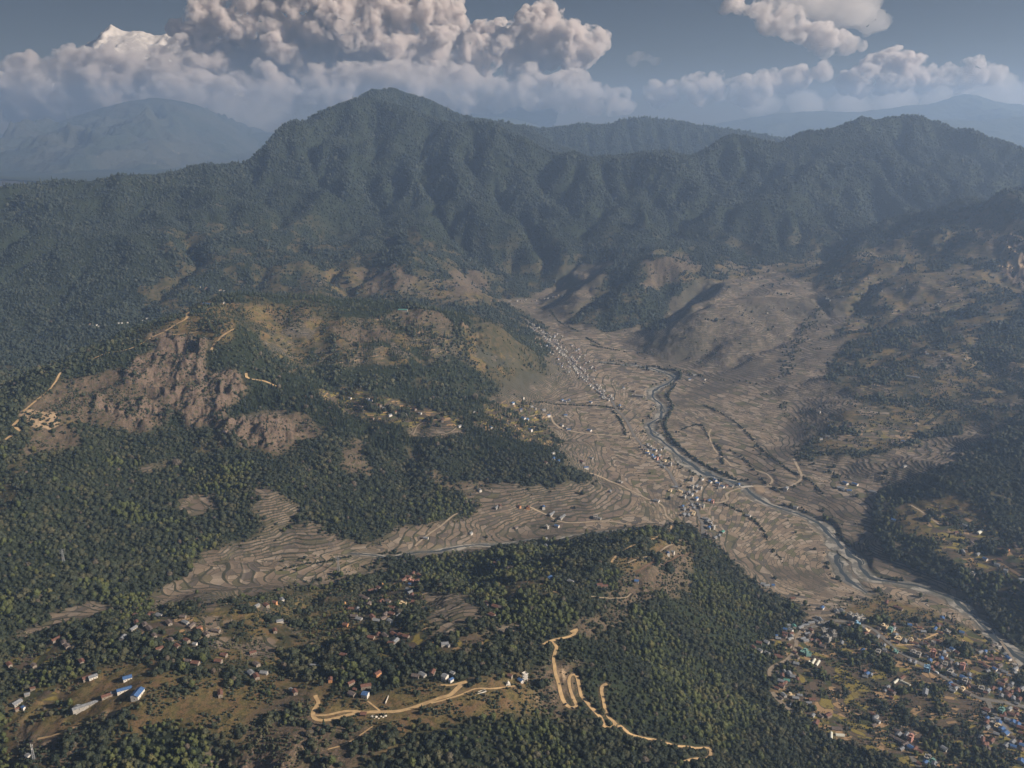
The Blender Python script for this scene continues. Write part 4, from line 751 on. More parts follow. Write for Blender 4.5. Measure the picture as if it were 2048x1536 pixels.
def along(pts, n, off, kinds, place, seed):
    rg = np.random.default_rng(seed); P = np.array(pts, float); L = np.r_[0, np.cumsum(np.hypot(*np.diff(P, axis=0).T))]
    for i in range(n):
        s = rg.uniform(0, L[-1]); u = np.interp(s, L, P[:, 0]); v = np.interp(s, L, P[:, 1]); k = rg.choice(list(kinds)); o = rg.choice([-1, 1])*rg.uniform(off[0], off[1]); kk = KD[k]
        HP.append([u+o, v-abs(o)*0.0+rg.uniform(-1.5, 1.5)-o*0.15, k, kk[3]*0.72, kk[4]*0.76, min(kk[5], 1 if kk[0] == 'flat' else 3.6), -30+rg.uniform(-12, 12), place])
FARV = 'in the long street village up the valley'
along(U(1060,650,1101,681,1130,708,1152,734,1174,759,1222,802), 230, (2.0, 9), 'gggwssssscccccr', FARV, 3)
along(U(1085,668,1140,715,1165,748), 60, (8, 30), 'ggwsssbr', FARV, 4)
along(U(960,600,1010,605,1080,600,1130,590), 24, (2, 14), 'gwsr', 'at the head of the valley', 5)
along(U(1480,640,1700,590,1850,570), 22, (0, 30), 'wwgsr', 'on the hazy terraced hillside at right', 6)
along(U(1830,700,1880,715,1930,725), 16, (0, 16), 'wwrs', 'in the hilltop village right of the valley', 7)
along(U(1780,640,1900,600,1960,590), 12, (0, 20), 'wrg', 'on the upper right hillside', 8)
along(U(110,640,180,655,290,640), 10, (0, 20), 'wrg', 'in the shaded valley at far left', 9)
along(U(400,575,440,585), 8, (0, 12), 'wr', 'behind the grassy hilltop at left', 12)
along(U(1320,900,1300,900), 6, (3, 12), 'gws', 'in the roadside hamlet near the river', 10)
HP.append([415, 609.5, 'b', 9, 34, 4, 62, 'on the grassy hilltop at left']); HP.append([806, 621.5, 'e', 9, 30, 4, 85, 'on the crest of the middle hill']); HP.append([448, 606, 'w', 6, 8, 3, 20, 'on the grassy hilltop at left'])
_tn = [h for h in HP if h[0] > 1560 and h[1] > 1240]
for h in _tn[::2]+_tn[1::3]:     # sheds and outhouses crowding the town yards
    if h[2] == 'n': continue
    a_ = rh.uniform(0, 6.28); HP.append([h[0]+math.cos(a_)*rh.uniform(9, 15), h[1]+math.sin(a_)*rh.uniform(6, 10), rh.choice(list('rsgsrg')), 4.6, rh.uniform(5.5, 8.5), 2.8, h[6]+rh.choice([0, 90]), h[7]])
HX, HY, HZ = hit([h[0] for h in HP], [h[1] for h in HP], ground)
okh = HY < 9000; HOUSES = []
for i, h in enumerate(HP):
    if not okh[i]: continue
    x, y = HX[i], HY[i]; r = math.hypot(h[3], h[4])/2
    clash = any((x-o[0])**2+(y-o[1])**2 < (0.62*(r+o[5]))**2 for o in HOUSES if abs(x-o[0]) < 40)
    if clash and (h[7] in (FARV,) or i >= 0 and h[5] == 2.8): continue
    HOUSES.append((x, y, HZ[i], h, math.hypot(x, y), r))
HOLES += [(o[0], o[1]-0.15*o[5], o[5]*1.05+2.5+1.5*(o[4] < 1800)) for o in HOUSES]
PADS = [(o[0], o[1], o[5]) for o in HOUSES]
# ------------------------------------------------------------------ masts, pylons, shrine, walls, vehicles, haystacks, bridge
PM['steel'] = paint('galvanised_steel', (0.24, 0.25, 0.26), 0.2, 1.0, 0.5); PM['straw'] = paint('straw', (0.46, 0.26, 0.10), 0.3, 1.5); PM['redcar'] = paint('dark_car_paint', (0.05, 0.045, 0.05), 0.1, 1, 0.35); PM['whitecar'] = paint('white_car_paint', (0.7, 0.7, 0.7), 0.05, 1, 0.35); PM['glass'] = paint('car_glass', (0.02, 0.025, 0.03), 0.1, 1, 0.15); PM['boulder'] = paint('white_rubble', (0.62, 0.56, 0.48), 0.25, 1.0)
def place(u, v): x, y, z = hit([u], [v], ground); return float(x[0]), float(y[0]), float(z[0])
def root(name, u, v, label, cat, rot=0, group=None):
    o = link(name, None, label=label, category=cat, group=group); o.location = place(u, v); o.rotation_euler = (0, 0, math.radians(rot)); return o
def bar(m, p, q, r):
    p, q = Vector(p), Vector(q); d = (q-p).normalized(); a = d.orthogonal().normalized(); b = d.cross(a); P = []
    for c in (p, q): P += [tuple(c+(a*sx+b*sy)*r) for sx, sy in ((1, 1), (-1, 1), (-1, -1), (1, -1))]
    m.poly(P, [(0, 1, 5, 4), (1, 2, 6, 5), (2, 3, 7, 6), (3, 0, 4, 7), (0, 3, 2, 1), (4, 5, 6, 7)])
def lattice(w0, w1, h, n, r):
    m = MB()
    for sx, sy in ((1, 1), (-1, 1), (-1, -1), (1, -1)): bar(m, (sx*w0, sy*w0, -1), (sx*w1, sy*w1, h), r)
    for k in range(n):
        za, zb = h*k/n, h*(k+1)/n; wa, wb = w0+(w1-w0)*k/n, w0+(w1-w0)*(k+1)/n
        for a, b in (((1, 1), (-1, 1)), ((-1, 1), (-1, -1)), ((-1, -1), (1, -1)), ((1, -1), (1, 1))): bar(m, (a[0]*wa, a[1]*wa, za), (b[0]*wb, b[1]*wb, zb), r*0.6); bar(m, (b[0]*wa, b[1]*wa, za), (a[0]*wb, a[1]*wb, zb), r*0.6)
    return m
o = root('telecom_mast', 68, 1520, 'steel telecom mast beside a small white hut at the near left', 'mast', 20); link('lattice', lattice(1.4, 0.6, 22, 8, 0.12).mesh('lattice', 'steel'), parent=o)
for a in (0, 120, 240):
    c = link('antenna', cached('ant', lambda: MB().box(-0.35, 0.35, -0.2, 0.2, 0, 2.6).mesh('antenna', 'white')), parent=o); c.location = (1.2*math.cos(math.radians(a)), 1.2*math.sin(math.radians(a)), 20.5); c.rotation_euler = (0, 0, math.radians(a+90))
dm_ = link('dish', MB().poly([(0.9*math.cos(i*math.pi/5), 0, 0.9*math.sin(i*math.pi/5)) for i in range(10)]+[(0, 0.45, 0)], [(i, (i+1) % 10, 10) for i in range(10)]+[tuple(range(10))]).mesh('dish', 'white'), parent=o); dm_.location = (0, -1.3, 17)
for u, v, lb in ((128, 1128, 'lattice power pylon standing in the dark forest at left'), (677, 1141, 'lattice power pylon beside the terraced fields of the side valley')):
    o = root('power_pylon', u, v, lb, 'pylon', 25, 'power pylons'); link('lattice', cached('pyl', lambda: lattice(2.6, 0.6, 30, 8, 0.13).mesh('lattice', 'steel')), parent=o)
    for z_ in (22, 25.5, 29):
        c = link('cross_arm', cached('arm', lambda: MB().box(-5, 5, -0.25, 0.25, 0, 0.4).box(-4.9, -4.7, -0.1, 0.1, -1.4, 0.0).box(4.7, 4.9, -0.1, 0.1, -1.4, 0.0).mesh('cross_arm', 'steel')), parent=o); c.location = (0, 0, z_)
def rings(prof, n, mat, name):
    P = [(r*math.cos(2*math.pi*i/n), r*math.sin(2*math.pi*i/n), z) for r, z in prof for i in range(n)]; F = [(k*n+i, k*n+(i+1) % n, (k+1)*n+(i+1) % n, (k+1)*n+i) for k in range(len(prof)-1) for i in range(n)]; return MB().poly(P, F).mesh(name, mat)
o = root('shrine', 1016, 1369, 'small white stupa-shaped shrine on the grassy ridge', 'shrine', 10); link('base', MB().box(-3, 3, -3, 3, -1, 1.2).box(-2.3, 2.3, -2.3, 2.3, 1.21, 2.2).mesh('base', 'white'), parent=o)
c = link('dome', rings([(2.1, 0), (2.1, 0.8), (1.7, 1.8), (0.9, 2.4), (0.01, 2.6)], 14, 'white', 'dome'), parent=o); c.location = (0, 0, 2.2); c = link('spire', rings([(0.7, 0), (0.7, 0.6), (0.35, 0.9), (0.3, 2.2), (0.01, 3.2)], 8, 'white', 'spire'), parent=o); c.location = (0, 0, 4.6)
o = root('view_tower', 1050, 1361, 'white unfinished concrete frame tower at the end of the ridge path', 'tower', 35)
m = MB()
for sx in (-2.4, 2.4):
    for sy in (-2.4, 2.4): m.box(sx-.25, sx+.25, sy-.25, sy+.25, -1, 10.6)
link('column', m.mesh('column', 'white'), parent=o)
for z_ in (3.3, 6.8, 10.4): c = link('floor_slab', cached('slab', lambda: MB().box(-3.1, 3.1, -3.1, 3.1, 0, 0.3).mesh('floor_slab', 'white')), parent=o); c.location = (0, 0, z_+0.01)
link('railing', MB().box(-3.1, 3.1, -3.1, -2.95, 10.72, 11.7).box(-3.1, 3.1, 2.95, 3.1, 10.72, 11.7).box(-3.1, -2.95, -2.94, 2.94, 10.72, 11.7).box(2.95, 3.1, -2.94, 2.94, 10.72, 11.7).mesh('railing', 'white'), parent=o)
o = root('low_wall', 963, 1384, 'low white rectangular wall enclosing a bare plot by the ridge path', 'wall', 24); m = MB().box(-6, 6, -2, -1.6, -1.5, 1).box(-6, 6, 1.6, 2, -1.5, 1).box(-6, -5.6, -1.59, 1.59, -1.5, 1).box(5.6, 6, -1.59, 1.59, -1.5, 1); link('wall', m.mesh('wall', 'white'), parent=o)
o = root('stone_wall', 774, 1400, 'pale stone retaining wall standing beside the sports field at left of the big trees', 'wall', 82); link('wall', MB().box(-7, 7, -0.4, 0.4, -1.5, 1.6).mesh('wall', 'boulder'), parent=o)
rb = np.random.default_rng(4)
for i, (u, v) in enumerate(U(744,1433,748,1436,752,1434,757,1437,761,1433,766,1435,771,1432,675,1444,681,1446,686,1443)):
    bv, bf = ico(1); s_ = rb.uniform(1.0, 2.0); me = new_mesh('boulder', bv*(1+0.25*n3d(bv, 1.6, i+3))[:, None]*np.array([s_*1.3, s_, s_*0.7]), tris=bf, smooth_=False); me.materials.append(PM['boulder'])
    o = link('boulder', me, label='white quarried boulders heaped below the ridge road' if i < 7 else 'pale boulders lying below the road loop', category='boulder', group='boulders heaped below the ridge road' if i < 7 else 'boulders below the road loop'); o.location = place(u, v)
def hayme(): return rings([(1.5, -0.5), (1.7, 1.2), (1.9, 2.2), (1.2, 3.6), (0.3, 4.8), (0.01, 5.0)], 10, 'straw', 'straw')
for u, v, lb in ((436, 1262, 'tan haystack right of the bamboo village houses'), (358, 1413, ''), (147, 1437, ''), (368, 1323, 'tan haystack beside the lane above the grassy spur'), (720, 1390, 'tan haystack in the yard by the big blue-roofed house'), (866, 1290, 'tall tan haystack between forest trees left of the lone white house'), (802, 1176, ''), (765, 1170, 'tan haystack at the upper left of the yellow-field village'), (786, 1238, 'tan haystack in the middle of the yellow-field village'), (690, 1208, 'tan haystack at the left edge of the yellow-field village'), (694, 1238, 'tan haystack at the lower left of the yellow-field village'), (104, 1283, 'tan haystack at the left edge hamlet'), (1933, 1378, 'tan haystack in the lower right of the town')):
    if lb: o = root('haystack', u, v, lb, 'haystack', 0, 'haystacks'); link('straw', cached('hay', hayme), parent=o); link('pole', cached('haypole', lambda: MB().box(-.06, .06, -.06, .06, 0, 5.8).mesh('pole', 'wood')), parent=o)
def car(u, v, rot, mat, label, L=4.4, W=1.9, Hh=1.5, name='parked_car', cat='car'):
    o = root(name, u, v, label, cat, rot); o.location.z += 0.15; l, w2 = L/2, W/2
    link('body', MB().poly([(-w2, -l, 0.35), (w2, -l, 0.35), (w2, l, 0.35), (-w2, l, 0.35), (-w2, -l, 0.95), (w2, -l, 0.95), (w2, l, 0.9), (-w2, l, 0.9)], [(0, 3, 2, 1), (4, 5, 6, 7), (0, 1, 5, 4), (1, 2, 6, 5), (2, 3, 7, 6), (3, 0, 4, 7)]).mesh('body', mat), parent=o)
    k = 0.55 if Hh < 2 else 0.92; link('cabin', MB().poly([(-w2*.95, -l*k, 0.96), (w2*.95, -l*k, 0.96), (w2*.95, l*k, 0.96), (-w2*.95, l*k, 0.96), (-w2*.8, -l*k*.7, Hh), (w2*.8, -l*k*.7, Hh), (w2*.8, l*k*.7, Hh), (-w2*.8, l*k*.7, Hh)], [(4, 5, 6, 7), (0, 1, 5, 4), (1, 2, 6, 5), (2, 3, 7, 6), (3, 0, 4, 7)]).mesh('cabin', 'glass' if Hh < 2 else mat), parent=o)
    for sx in (-w2, w2):
        for sy in (-l*0.62, l*0.62): c = link('wheel', cached('wheel', lambda: MB().poly([(s_*0.12, 0.36*math.cos(i*math.pi/5), 0.36*math.sin(i*math.pi/5)) for s_ in (-1, 1) for i in range(10)], [(i, (i+1) % 10, 10+(i+1) % 10, 10+i) for i in range(10)]+[tuple(range(10)), tuple(range(19, 9, -1))]).mesh('wheel', 'tank')), parent=o); c.location = (sx, sy, 0.36)
car(1131, 1409, -35, 'redcar', 'dark car on the lower hairpin bend of the dirt road'); car(1145, 1417, 60, 'redcar', 'second dark car just round the lower hairpin bend', name='car'); car(1153, 1351, 70, 'redcar', 'dark car on the upper hairpin bend of the dirt road'); car(312, 1391, 20, 'whitecar', 'small white car parked under trees right of the blue hall')
car(1581, 1411, -25, 'whitecar', 'white truck on the dirt road at the bottom left of town', 8, 2.5, 3.2, 'truck', 'truck'); car(1873, 1346, 40, 'whitecar', 'white minibus driving on the town highway', 6.5, 2.2, 2.6, 'minibus', 'minibus'); car(1622, 1258, 20, 'redcar', 'dark bus parked at the highway bend', 9, 2.5, 3.0, 'bus', 'bus'); car(1655, 1246, 80, 'whitecar', 'white car on the highway bend near grey sheds'); car(1800, 1304, 40, 'redcar', 'dark car on the highway left of the teal building')
# bridge
xa, ya, za = place(1484, 976); xb, yb, zb_ = place(1503, 973); L_ = math.hypot(xb-xa, yb-ya); o = link('bridge', None, label='concrete road bridge carrying the pale road over the river', category='bridge'); o.location = ((xa+xb)/2, (ya+yb)/2, max(za, zb_)+0.5); o.rotation_euler = (0, 0, math.atan2(yb-ya, xb-xa))
link('deck', MB().box(-L_/2-3, L_/2+3, -3.2, 3.2, -0.6, 0).mesh('deck', 'conc'), parent=o)
for s_ in (-3.1, 3.1): c = link('railing', cached(('rail', L_), lambda: MB().box(-L_/2-3, L_/2+3, -0.12, 0.12, 0.01, 1.0).mesh('railing', 'white')), parent=o); c.location = (0, s_*0.96, 0)
for s_ in (-L_/4, L_/4): c = link('pier', cached('pier', lambda: MB().box(-0.6, 0.6, -2.6, 2.6, -5, -0.61).mesh('pier', 'conc')), parent=o); c.location = (s_, 0, 0)
# rows of bushes and trees along ditches and banks
DITCH = [U(1650,600,1612,655,1588,700,1570,750), U(1905,800,1880,830,1850,850), U(1180,690,1230,700,1290,705),U(1409,811,1446,829,1489,860,1519,896,1568,933,1610,957,1647,988), U(1505,985,1531,1006,1590,1022,1653,1050,1690,1090,1715,1135), U(1318,736,1360,745,1352,770,1335,790,1345,815,1330,850,1345,880,1385,915,1420,935,1480,962), U(1227,823,1243,845,1251,870), U(1440,1005,1500,1035,1525,1060,1540,1090,1562,1120), U(1020,806,1070,806,1130,810,1190,812,1245,820), U(1200,726,1270,730,1330,734), U(1460,900,1490,920,1515,950,1560,985), U(1645,1052,1680,1085,1700,1110,1730,1150,1790,1160,1860,1180,1930,1215,1990,1262), U(560,1140,640,1125,720,1110,800,1104), U(1760,990,1752,1020,1752,1060,1775,1100,1820,1130,1890,1160,1950,1195,1985,1240,2010,1270), U(1765,985,1758,1020,1760,1060,1785,1095,1830,1125,1900,1155,1960,1190,1995,1240),U(1100,620,1130,650,1160,665,1200,690),U(1590,905,1596,915,1640,905,1700,915,1760,905), U(1360,860,1400,850,1420,880,1440,900,1445,930)]
LX, LY, LS = [], [], []
for i, p in enumerate(DITCH):
    q, par = trace(p, 3.2); i -= 3; big = i in (1, 8, 10, 11, 2, -3); k = rb.random(len(q)) < (0.95 if i in (10, 11) else 0.8)*sstep(-1.0, -0.3, fbm(q[:, 0], q[:, 1], 70, 2, i)) ; q = q[k]
    LX.append(q[:, 0]+rb.normal(0, 3.5 if i in (10, 11) else 14 if i == -3 else 1.6, len(q))+(16 if i == 8 else 0)); LY.append(q[:, 1]+rb.normal(0, 3.5 if i in (10, 11) else 14 if i == -3 else 1.6, len(q))); LS.append(rb.uniform(1.5, 3.4, len(q))*(1.9 if i in (10, 11) else 1.2 if big else 0.85))
LX, LY, LS = map(np.concatenate, (LX, LY, LS)); ok_ = wgrid(wd_, LX, LY, 99.) > 0.5; LX, LY, LS = LX[ok_], LY[ok_], LS[ok_]
HEDGE = (LX, LY, ground(LX, LY), LS, np.where(rb.random(len(LX)) < .05, 2, 0), rb)
# ------------------------------------------------------------------ far ranges
def hill_mat(name, a, b, c=None):
    t = NT(name); P = t.pos(); n = t.noise(P, 0.0016, 5, 0.6); n2 = t.noise(P, 0.012, 4, 0.65); col = t.mix(t.ramp(n, 0.35, 0.65), a, b); col = t.mix(t.ramp(n2, 0.4, 0.7, 0, 0.5), col, a)
    if c: col = t.mix(t.ramp(n2, 0.66, 0.72), col, c)
    t.put(t.b.inputs['Base Color'], col); bmp = t.n('ShaderNodeBump'); bmp.inputs['Distance'].default_value = 25; t.put(bmp.inputs['Height'], t.noise(P, 0.02, 4, 0.65)); t.put(t.b.inputs['Normal'], bmp.outputs[0]); return t.m
def far_range(name, pts, Y, zb, width, mat, amp=0.22, seed=0, n=420, m=70, rough=1500):
    u = np.array([p[0] for p in pts], float); v = np.array([p[1] for p in pts], float)
    uu = np.linspace(u[0], u[-1], n); vv = np.interp(uu, u, v); a, dy, dz = ray(uu, vv); t = Y/dy; X_ = a*t; Z_ = CH+dz*t
    s = np.concatenate([np.linspace(1, 0, m), -np.linspace(0.03, 0.6, 14)]); S_, XX = np.meshgrid(s, X_, indexing='ij'); ZZ = np.repeat(Z_[None], len(s), 0)
    f = 1-np.abs(S_)**0.8; yy = Y-S_*width
    hgt = (ZZ-zb); nz = fbm(XX, yy, rough, 6, seed, 0.55, ridged=True); z = zb+hgt*np.clip(f, 0, 1)+nz*hgt*amp*np.minimum(1, np.abs(S_)*3.0)*np.clip(f*3, 0, 1)
    z += fbm(XX, yy, 160, 3, seed+5)*hgt*0.012
    me = new_mesh(name, np.stack([XX, yy, z], -1).reshape(-1, 3), quads=grid_quads(*z.shape)); link(name, me, mat, kind='structure')
blue_hill = hill_mat('far_forest', (0.030, 0.042, 0.028), (0.060, 0.068, 0.045)); rocky = hill_mat('rocky_forest', (0.035, 0.045, 0.032), (0.07, 0.07, 0.055), (0.20, 0.17, 0.14))
far_range('mountain', U(-700,330,-250,325,-80,310,0,288,60,275,120,262,170,226,235,207,300,196,345,198,400,212,430,232,470,262,520,300,640,330,800,350), 17500, 200, 6000, rocky, 0.42, 11, 520, 110, 1100)
far_range('mountain', U(-500,262,0,268,180,264,400,262,600,266,760,262,900,235,960,231,1030,238,1085,254,1200,262,1400,266,1650,262,2048,266,2600,262), 19300, 150, 4000, blue_hill, 0.2, 23)
far_range('mountain', U(1330,268,1430,248,1500,236,1560,226,1640,222,1720,224,1780,216,1870,205,1912,192,1940,187,1975,197,2010,207,2060,210,2200,216,2500,230), 18300, 150, 5000, blue_hill, 0.2, 35)
far_range('mountain', U(1500,300,1620,268,1760,246,1860,238,1960,242,2048,232,2150,226,2400,240), 14500, 200, 4200, blue_hill, 0.25, 47)
gxx_, gyy_ = np.meshgrid(np.linspace(-23500, 23500, 60), np.linspace(9300, 20300, 30)); zz_ = 330+fbm(gxx_, gyy_, 3000, 3, 5)*60
link('plain', new_mesh('plain', np.stack([gxx_, gyy_, zz_], -1).reshape(-1, 3), quads=grid_quads(*gxx_.shape)), blue_hill, kind='structure')
# snow peak, far beyond the haze
def snow_mat():
    t = NT('snow'); P = t.pos(); nn = t.n('ShaderNodeNewGeometry').outputs['Normal']; s = t.n('ShaderNodeSeparateXYZ'); t.put(s.inputs[0], nn)
    k = t.ramp(t.math('ADD', s.outputs[2], t.math('MULTIPLY', t.noise(P, 0.002, 4, 0.65), 0.5)), 0.62, 0.78); t.put(t.b.inputs['Base Color'], t.mix(k, (0.20, 0.19, 0.19), (0.50, 0.46, 0.43))); return t.m
far_range('snow_mountain', U(-1100,300,-700,262,-350,228,-120,190,0,152,40,140,60,127,78,131,110,118,150,100,175,86,200,76,209,58,222,49,236,58,250,63,272,61,296,66,318,72,332,67,345,74,400,92,470,105,560,125,700,160,820,200,980,250,1100,300), 34000, 1500, 6500, snow_mat(), 0.20, 61, 700, 110, 1800)
# ------------------------------------------------------------------ clouds: billowing bodies of dense vapour beyond the haze
def cloud_mat(name, dens, col, g_=0.2):
    m = bpy.data.materials.new(name); m.use_nodes = True; t = m.node_tree; t.nodes.remove(t.nodes['Principled BSDF']); pv = t.nodes.new('ShaderNodeVolumePrincipled'); pv.inputs['Color'].default_value = (*col, 1)
    pv.inputs['Density'].default_value = dens; pv.inputs['Anisotropy'].default_value = g_; t.links.new(pv.outputs[0], t.nodes['Material Output'].inputs['Volume']); return m
def ragged(m, rate):   # uneven vapour: the density breaks up into billows and torn edges
    t = m.node_tree; pv = [n for n in t.nodes if n.type == 'PRINCIPLED_VOLUME'][0]; g = t.nodes.new('ShaderNodeNewGeometry'); a = t.nodes.new('ShaderNodeTexNoise'); a.inputs['Scale'].default_value = 0.0022; a.inputs['Detail'].default_value = 5; a.inputs['Roughness'].default_value = 0.62; a.inputs['Distortion'].default_value = 0.4
    mr = t.nodes.new('ShaderNodeMapRange'); mr.inputs[1].default_value = 0.44; mr.inputs[2].default_value = 0.60; mr.inputs[3].default_value = 0; mr.inputs[4].default_value = pv.inputs['Density'].default_value*1.6
    t.links.new(g.outputs['Position'], a.inputs['Vector']); t.links.new(a.outputs['Fac'], mr.inputs[0]); t.links.new(mr.outputs[0], pv.inputs['Density']); m.cycles.volume_step_rate = rate
CLM = {'thick': cloud_mat('thick_vapour', 0.011, (0.875, 0.83, 0.81)), 'mid': cloud_mat('vapour', 0.006, (0.865, 0.825, 0.81)), 'thin': cloud_mat('thin_vapour', 0.0011, (0.92, 0.89, 0.88))}
for _k in ('thick', 'mid'): ragged(CLM[_k], 0.12)
icoV, icoF = ico(2)
def cloud(spots, Y, kind, label, seed, kids=(7, 5), vox=75, flat=0.55):
    """spots: (u, v, radius in photo pixels[, extra distance]) -> one billowing body"""
    rg = np.random.default_rng(seed); B = []
    for sp in spots:
        D = Y+(sp[3] if len(sp) > 3 else 0); c = np.array(py_(sp[0], sp[1], D)); r = sp[2]*D/FPX; B.append((c, r, 0))
        k1 = []
        for i in range(kids[0]):
            d = rg.normal(0, 1, 3); d[2] = abs(d[2])*0.9-0.25; d /= np.linalg.norm(d); rr = r*rg.uniform(0.32, 0.55); cc = c+d*r*rg.uniform(0.7, 0.95); k1.append((cc, rr)); B.append((cc, rr, 1))
        for cc, rr in k1:
            for j in range(kids[1]):
                d = rg.normal(0, 1, 3); d[2] = abs(d[2])*0.9-0.2; d /= np.linalg.norm(d); B.append((cc+d*rr*rg.uniform(0.7, 0.95), rr*rg.uniform(0.3, 0.5), 2))
    V = []; F = []; k = 0
    for c, r, l in B:
        if r < vox*1.2: continue
        V.append(icoV*np.array([r*1.05, r*1.0, r*(0.9 if l else 0.8)])+c); F.append(icoF+k); k += len(icoV)
    me = new_mesh('tmp', np.vstack(V), tris=np.vstack(F)); o = bpy.data.objects.new('tmp', me); COL.objects.link(o)
    md = o.modifiers.new('r', 'REMESH'); md.mode = 'VOXEL'; md.voxel_size = vox; dg = bpy.context.evaluated_depsgraph_get(); me2 = bpy.data.meshes.new_from_object(o.evaluated_get(dg)); bpy.data.objects.remove(o); bpy.data.meshes.remove(me)
    ed = np.empty(len(me2.edges)*2, np.int32); me2.edges.foreach_get('vertices', ed); ed = ed.reshape(-1, 2); lb = np.arange(len(me2.vertices))
    while True:
        m_ = np.minimum(lb[ed[:, 0]], lb[ed[:, 1]]); l2 = lb.copy(); np.minimum.at(l2, ed[:, 0], m_); np.minimum.at(l2, ed[:, 1], m_); l2 = l2[l2]
        if (l2 == lb).all(): break
        lb = l2
    ids, cnt = np.unique(lb, return_counts=True)
    if len(ids) > 1:
        import bmesh
        bm = bmesh.new(); bm.from_mesh(me2); bm.verts.ensure_lookup_table(); bmesh.ops.delete(bm, geom=[bm.verts[i] for i in np.where(lb != ids[np.argmax(cnt)])[0]], context='VERTS'); bm.to_mesh(me2); bm.free()
    n = len(me2.vertices); co = np.empty(n*3, np.float32); me2.vertices.foreach_get('co', co); co = co.reshape(-1, 3).astype(float); no = np.empty(n*3, np.float32); me2.vertices.foreach_get('normal', no); no = no.reshape(-1, 3)
    def f3(s, sd_): a = fbm(co[:, 0]+co[:, 1]*0.6, co[:, 2]*1.25+co[:, 1]*0.7, s, 2, sd_, 0.5); b_ = fbm(co[:, 0]*0.7-co[:, 1], co[:, 2]*1.1-co[:, 0]*0.3, s*1.3, 2, sd_+40, 0.5); return 0.55-np.abs(a)*0.6-np.abs(b_)*0.6
    dsp = f3(900, seed+1)*240+f3(380, seed+2)*150+f3(170, seed+3)*70+f3(85, seed+4)*34
    co += no*dsp[:, None]; zl = co[:, 2].min(); me2.vertices.foreach_set('co', co.astype(np.float32).ravel()); me2.update(); me2.materials.clear(); me2.name = 'cloud'
    o = link('cloud', me2, CLM[kind], label=label, category='cloud', group='clouds along the horizon'); return o
YC = 23500
cloud([(30,190,46),(95,165,50),(150,150,46),(95,208,38),(205,152,50),(212,124,34),(252,126,34),(298,120,34),(190,205,34),(290,136,38),(332,152,52),(390,150,60,400),(240,190,50),(60,222,34),(300,205,44),(10,165,30),(135,205,40),(150,185,40)], YC, 'mid', 'grey billowing cloud bank below the snow peak at far left', 1, (11, 7), 50)
cloud([(378,55,34),(420,35,44),(470,55,50),(440,100,56,300),(520,20,50),(560,55,46),(600,20,50),(640,70,60),(560,120,60),(700,30,60),(715,95,60),(780,35,55),(790,105,60),(850,25,44),(865,95,44),(650,-15,60),(890,40,26),(830,145,44),(760,150,40),(480,140,50),(620,145,44),(905,15,20)], YC+900, 'thick', 'huge dark-based cumulus mass filling the sky above the main peak', 2, (12, 8), 50)
cloud([(1010,95,36),(1050,72,36),(1085,48,34),(1112,22,16),(1125,80,46),(1070,112,42),(1165,92,32),(1175,70,16),(1030,125,34),(1150,118,26),(1100,10,9),(1090,30,22)], YC-700, 'thick', 'tall cumulus tower with a pointed sunlit top right of the cloud mass', 3, (12, 9), 42)
cloud([(905,80,22),(935,68,20),(965,62,20),(990,64,18),(1020,66,16),(930,105,34),(975,110,34),(900,120,34),(880,150,30),(940,150,32)], YC+2500, 'thick', 'bright cauliflower cloud ridge behind the tall tower', 4, (11, 8), 45)
cloud([(350,190,40),(410,200,40),(470,195,42),(530,190,42),(590,190,42),(650,185,44),(710,180,42),(770,180,44),(830,180,42),(890,185,42),(950,190,42),(1010,190,40),(1070,190,42),(1130,185,40),(1185,195,34),(1240,215,26)], YC-1900, 'mid', 'long grey cloud bank resting behind the main peak', 5, (9, 5), 72)
cloud([(300,235,40),(380,232,44),(460,236,44),(540,232,44),(900,225,34),(1000,222,36),(1100,220,34),(1190,222,30)], YC-2300, 'thin', 'faint misty layer under the long cloud bank', 14, (7, 4), 85)
cloud([(1465,8,20),(1490,24,18),(1520,22,26),(1545,42,26),(1580,58,26),(1612,70,26),(1650,80,26),(1690,92,20),(1640,96,20),(1722,88,11),(1570,35,14)], YC-900, 'mid', 'detached sloping cloud high in the sky at right', 6, (9, 6), 50)
cloud([(1310,188,18),(1345,184,18),(1380,178,22),(1425,178,24),(1475,180,24),(1525,174,24),(1570,168,26),(1600,160,22),(1640,148,13),(1650,140,10),(1500,196,24),(1400,198,20),(1320,200,14)], YC+2000, 'mid', 'low puffy cloud row left of the bright one at right', 7, (9, 6), 55)
cloud([(1700,158,20),(1735,140,22),(1770,126,22),(1800,124,20),(1828,138,22),(1842,152,18),(1770,158,26),(1720,175,22),(1690,172,14),(1810,160,22)], YC+1000, 'thick', 'bright cumulus heap low in the sky at right', 8, (10, 6), 48)
cloud([(1860,165,20),(1900,158,22),(1938,152,22),(1955,130,16),(1972,140,16),(1985,160,20),(1920,180,20),(1850,180,18),(2008,178,13)], YC+1600, 'mid', 'low cumulus heap at the far right above the distant hill', 9, (9, 6), 48)
cloud([(1283,118,12),(1303,122,11),(1272,128,9)], YC-500, 'thin', 'small wispy cloud scrap right of the tall tower', 10, (8, 5), 45)
cloud([(1640,0,50),(1700,20,44),(1750,55,26),(1590,-10,44)], YC+3000, 'thin', 'thin veil of cloud behind the sloping cloud', 11, (7, 4), 75)
cloud([(2020,200,44),(1960,205,36),(1880,206,34),(1790,206,36),(1700,208,34),(1610,210,32),(1520,214,30),(1430,216,28),(1340,218,26)], YC+4500, 'thin', 'pale misty cloud layer low above the right horizon', 12, (7, 4), 95)
cloud([(230,205,26),(290,200,30),(350,205,34),(410,212,30),(180,222,24),(120,245,26),(460,240,30)], YC+2300, 'thin', 'grey mist hanging around the hazy mountain at left', 13, (8, 5), 70)
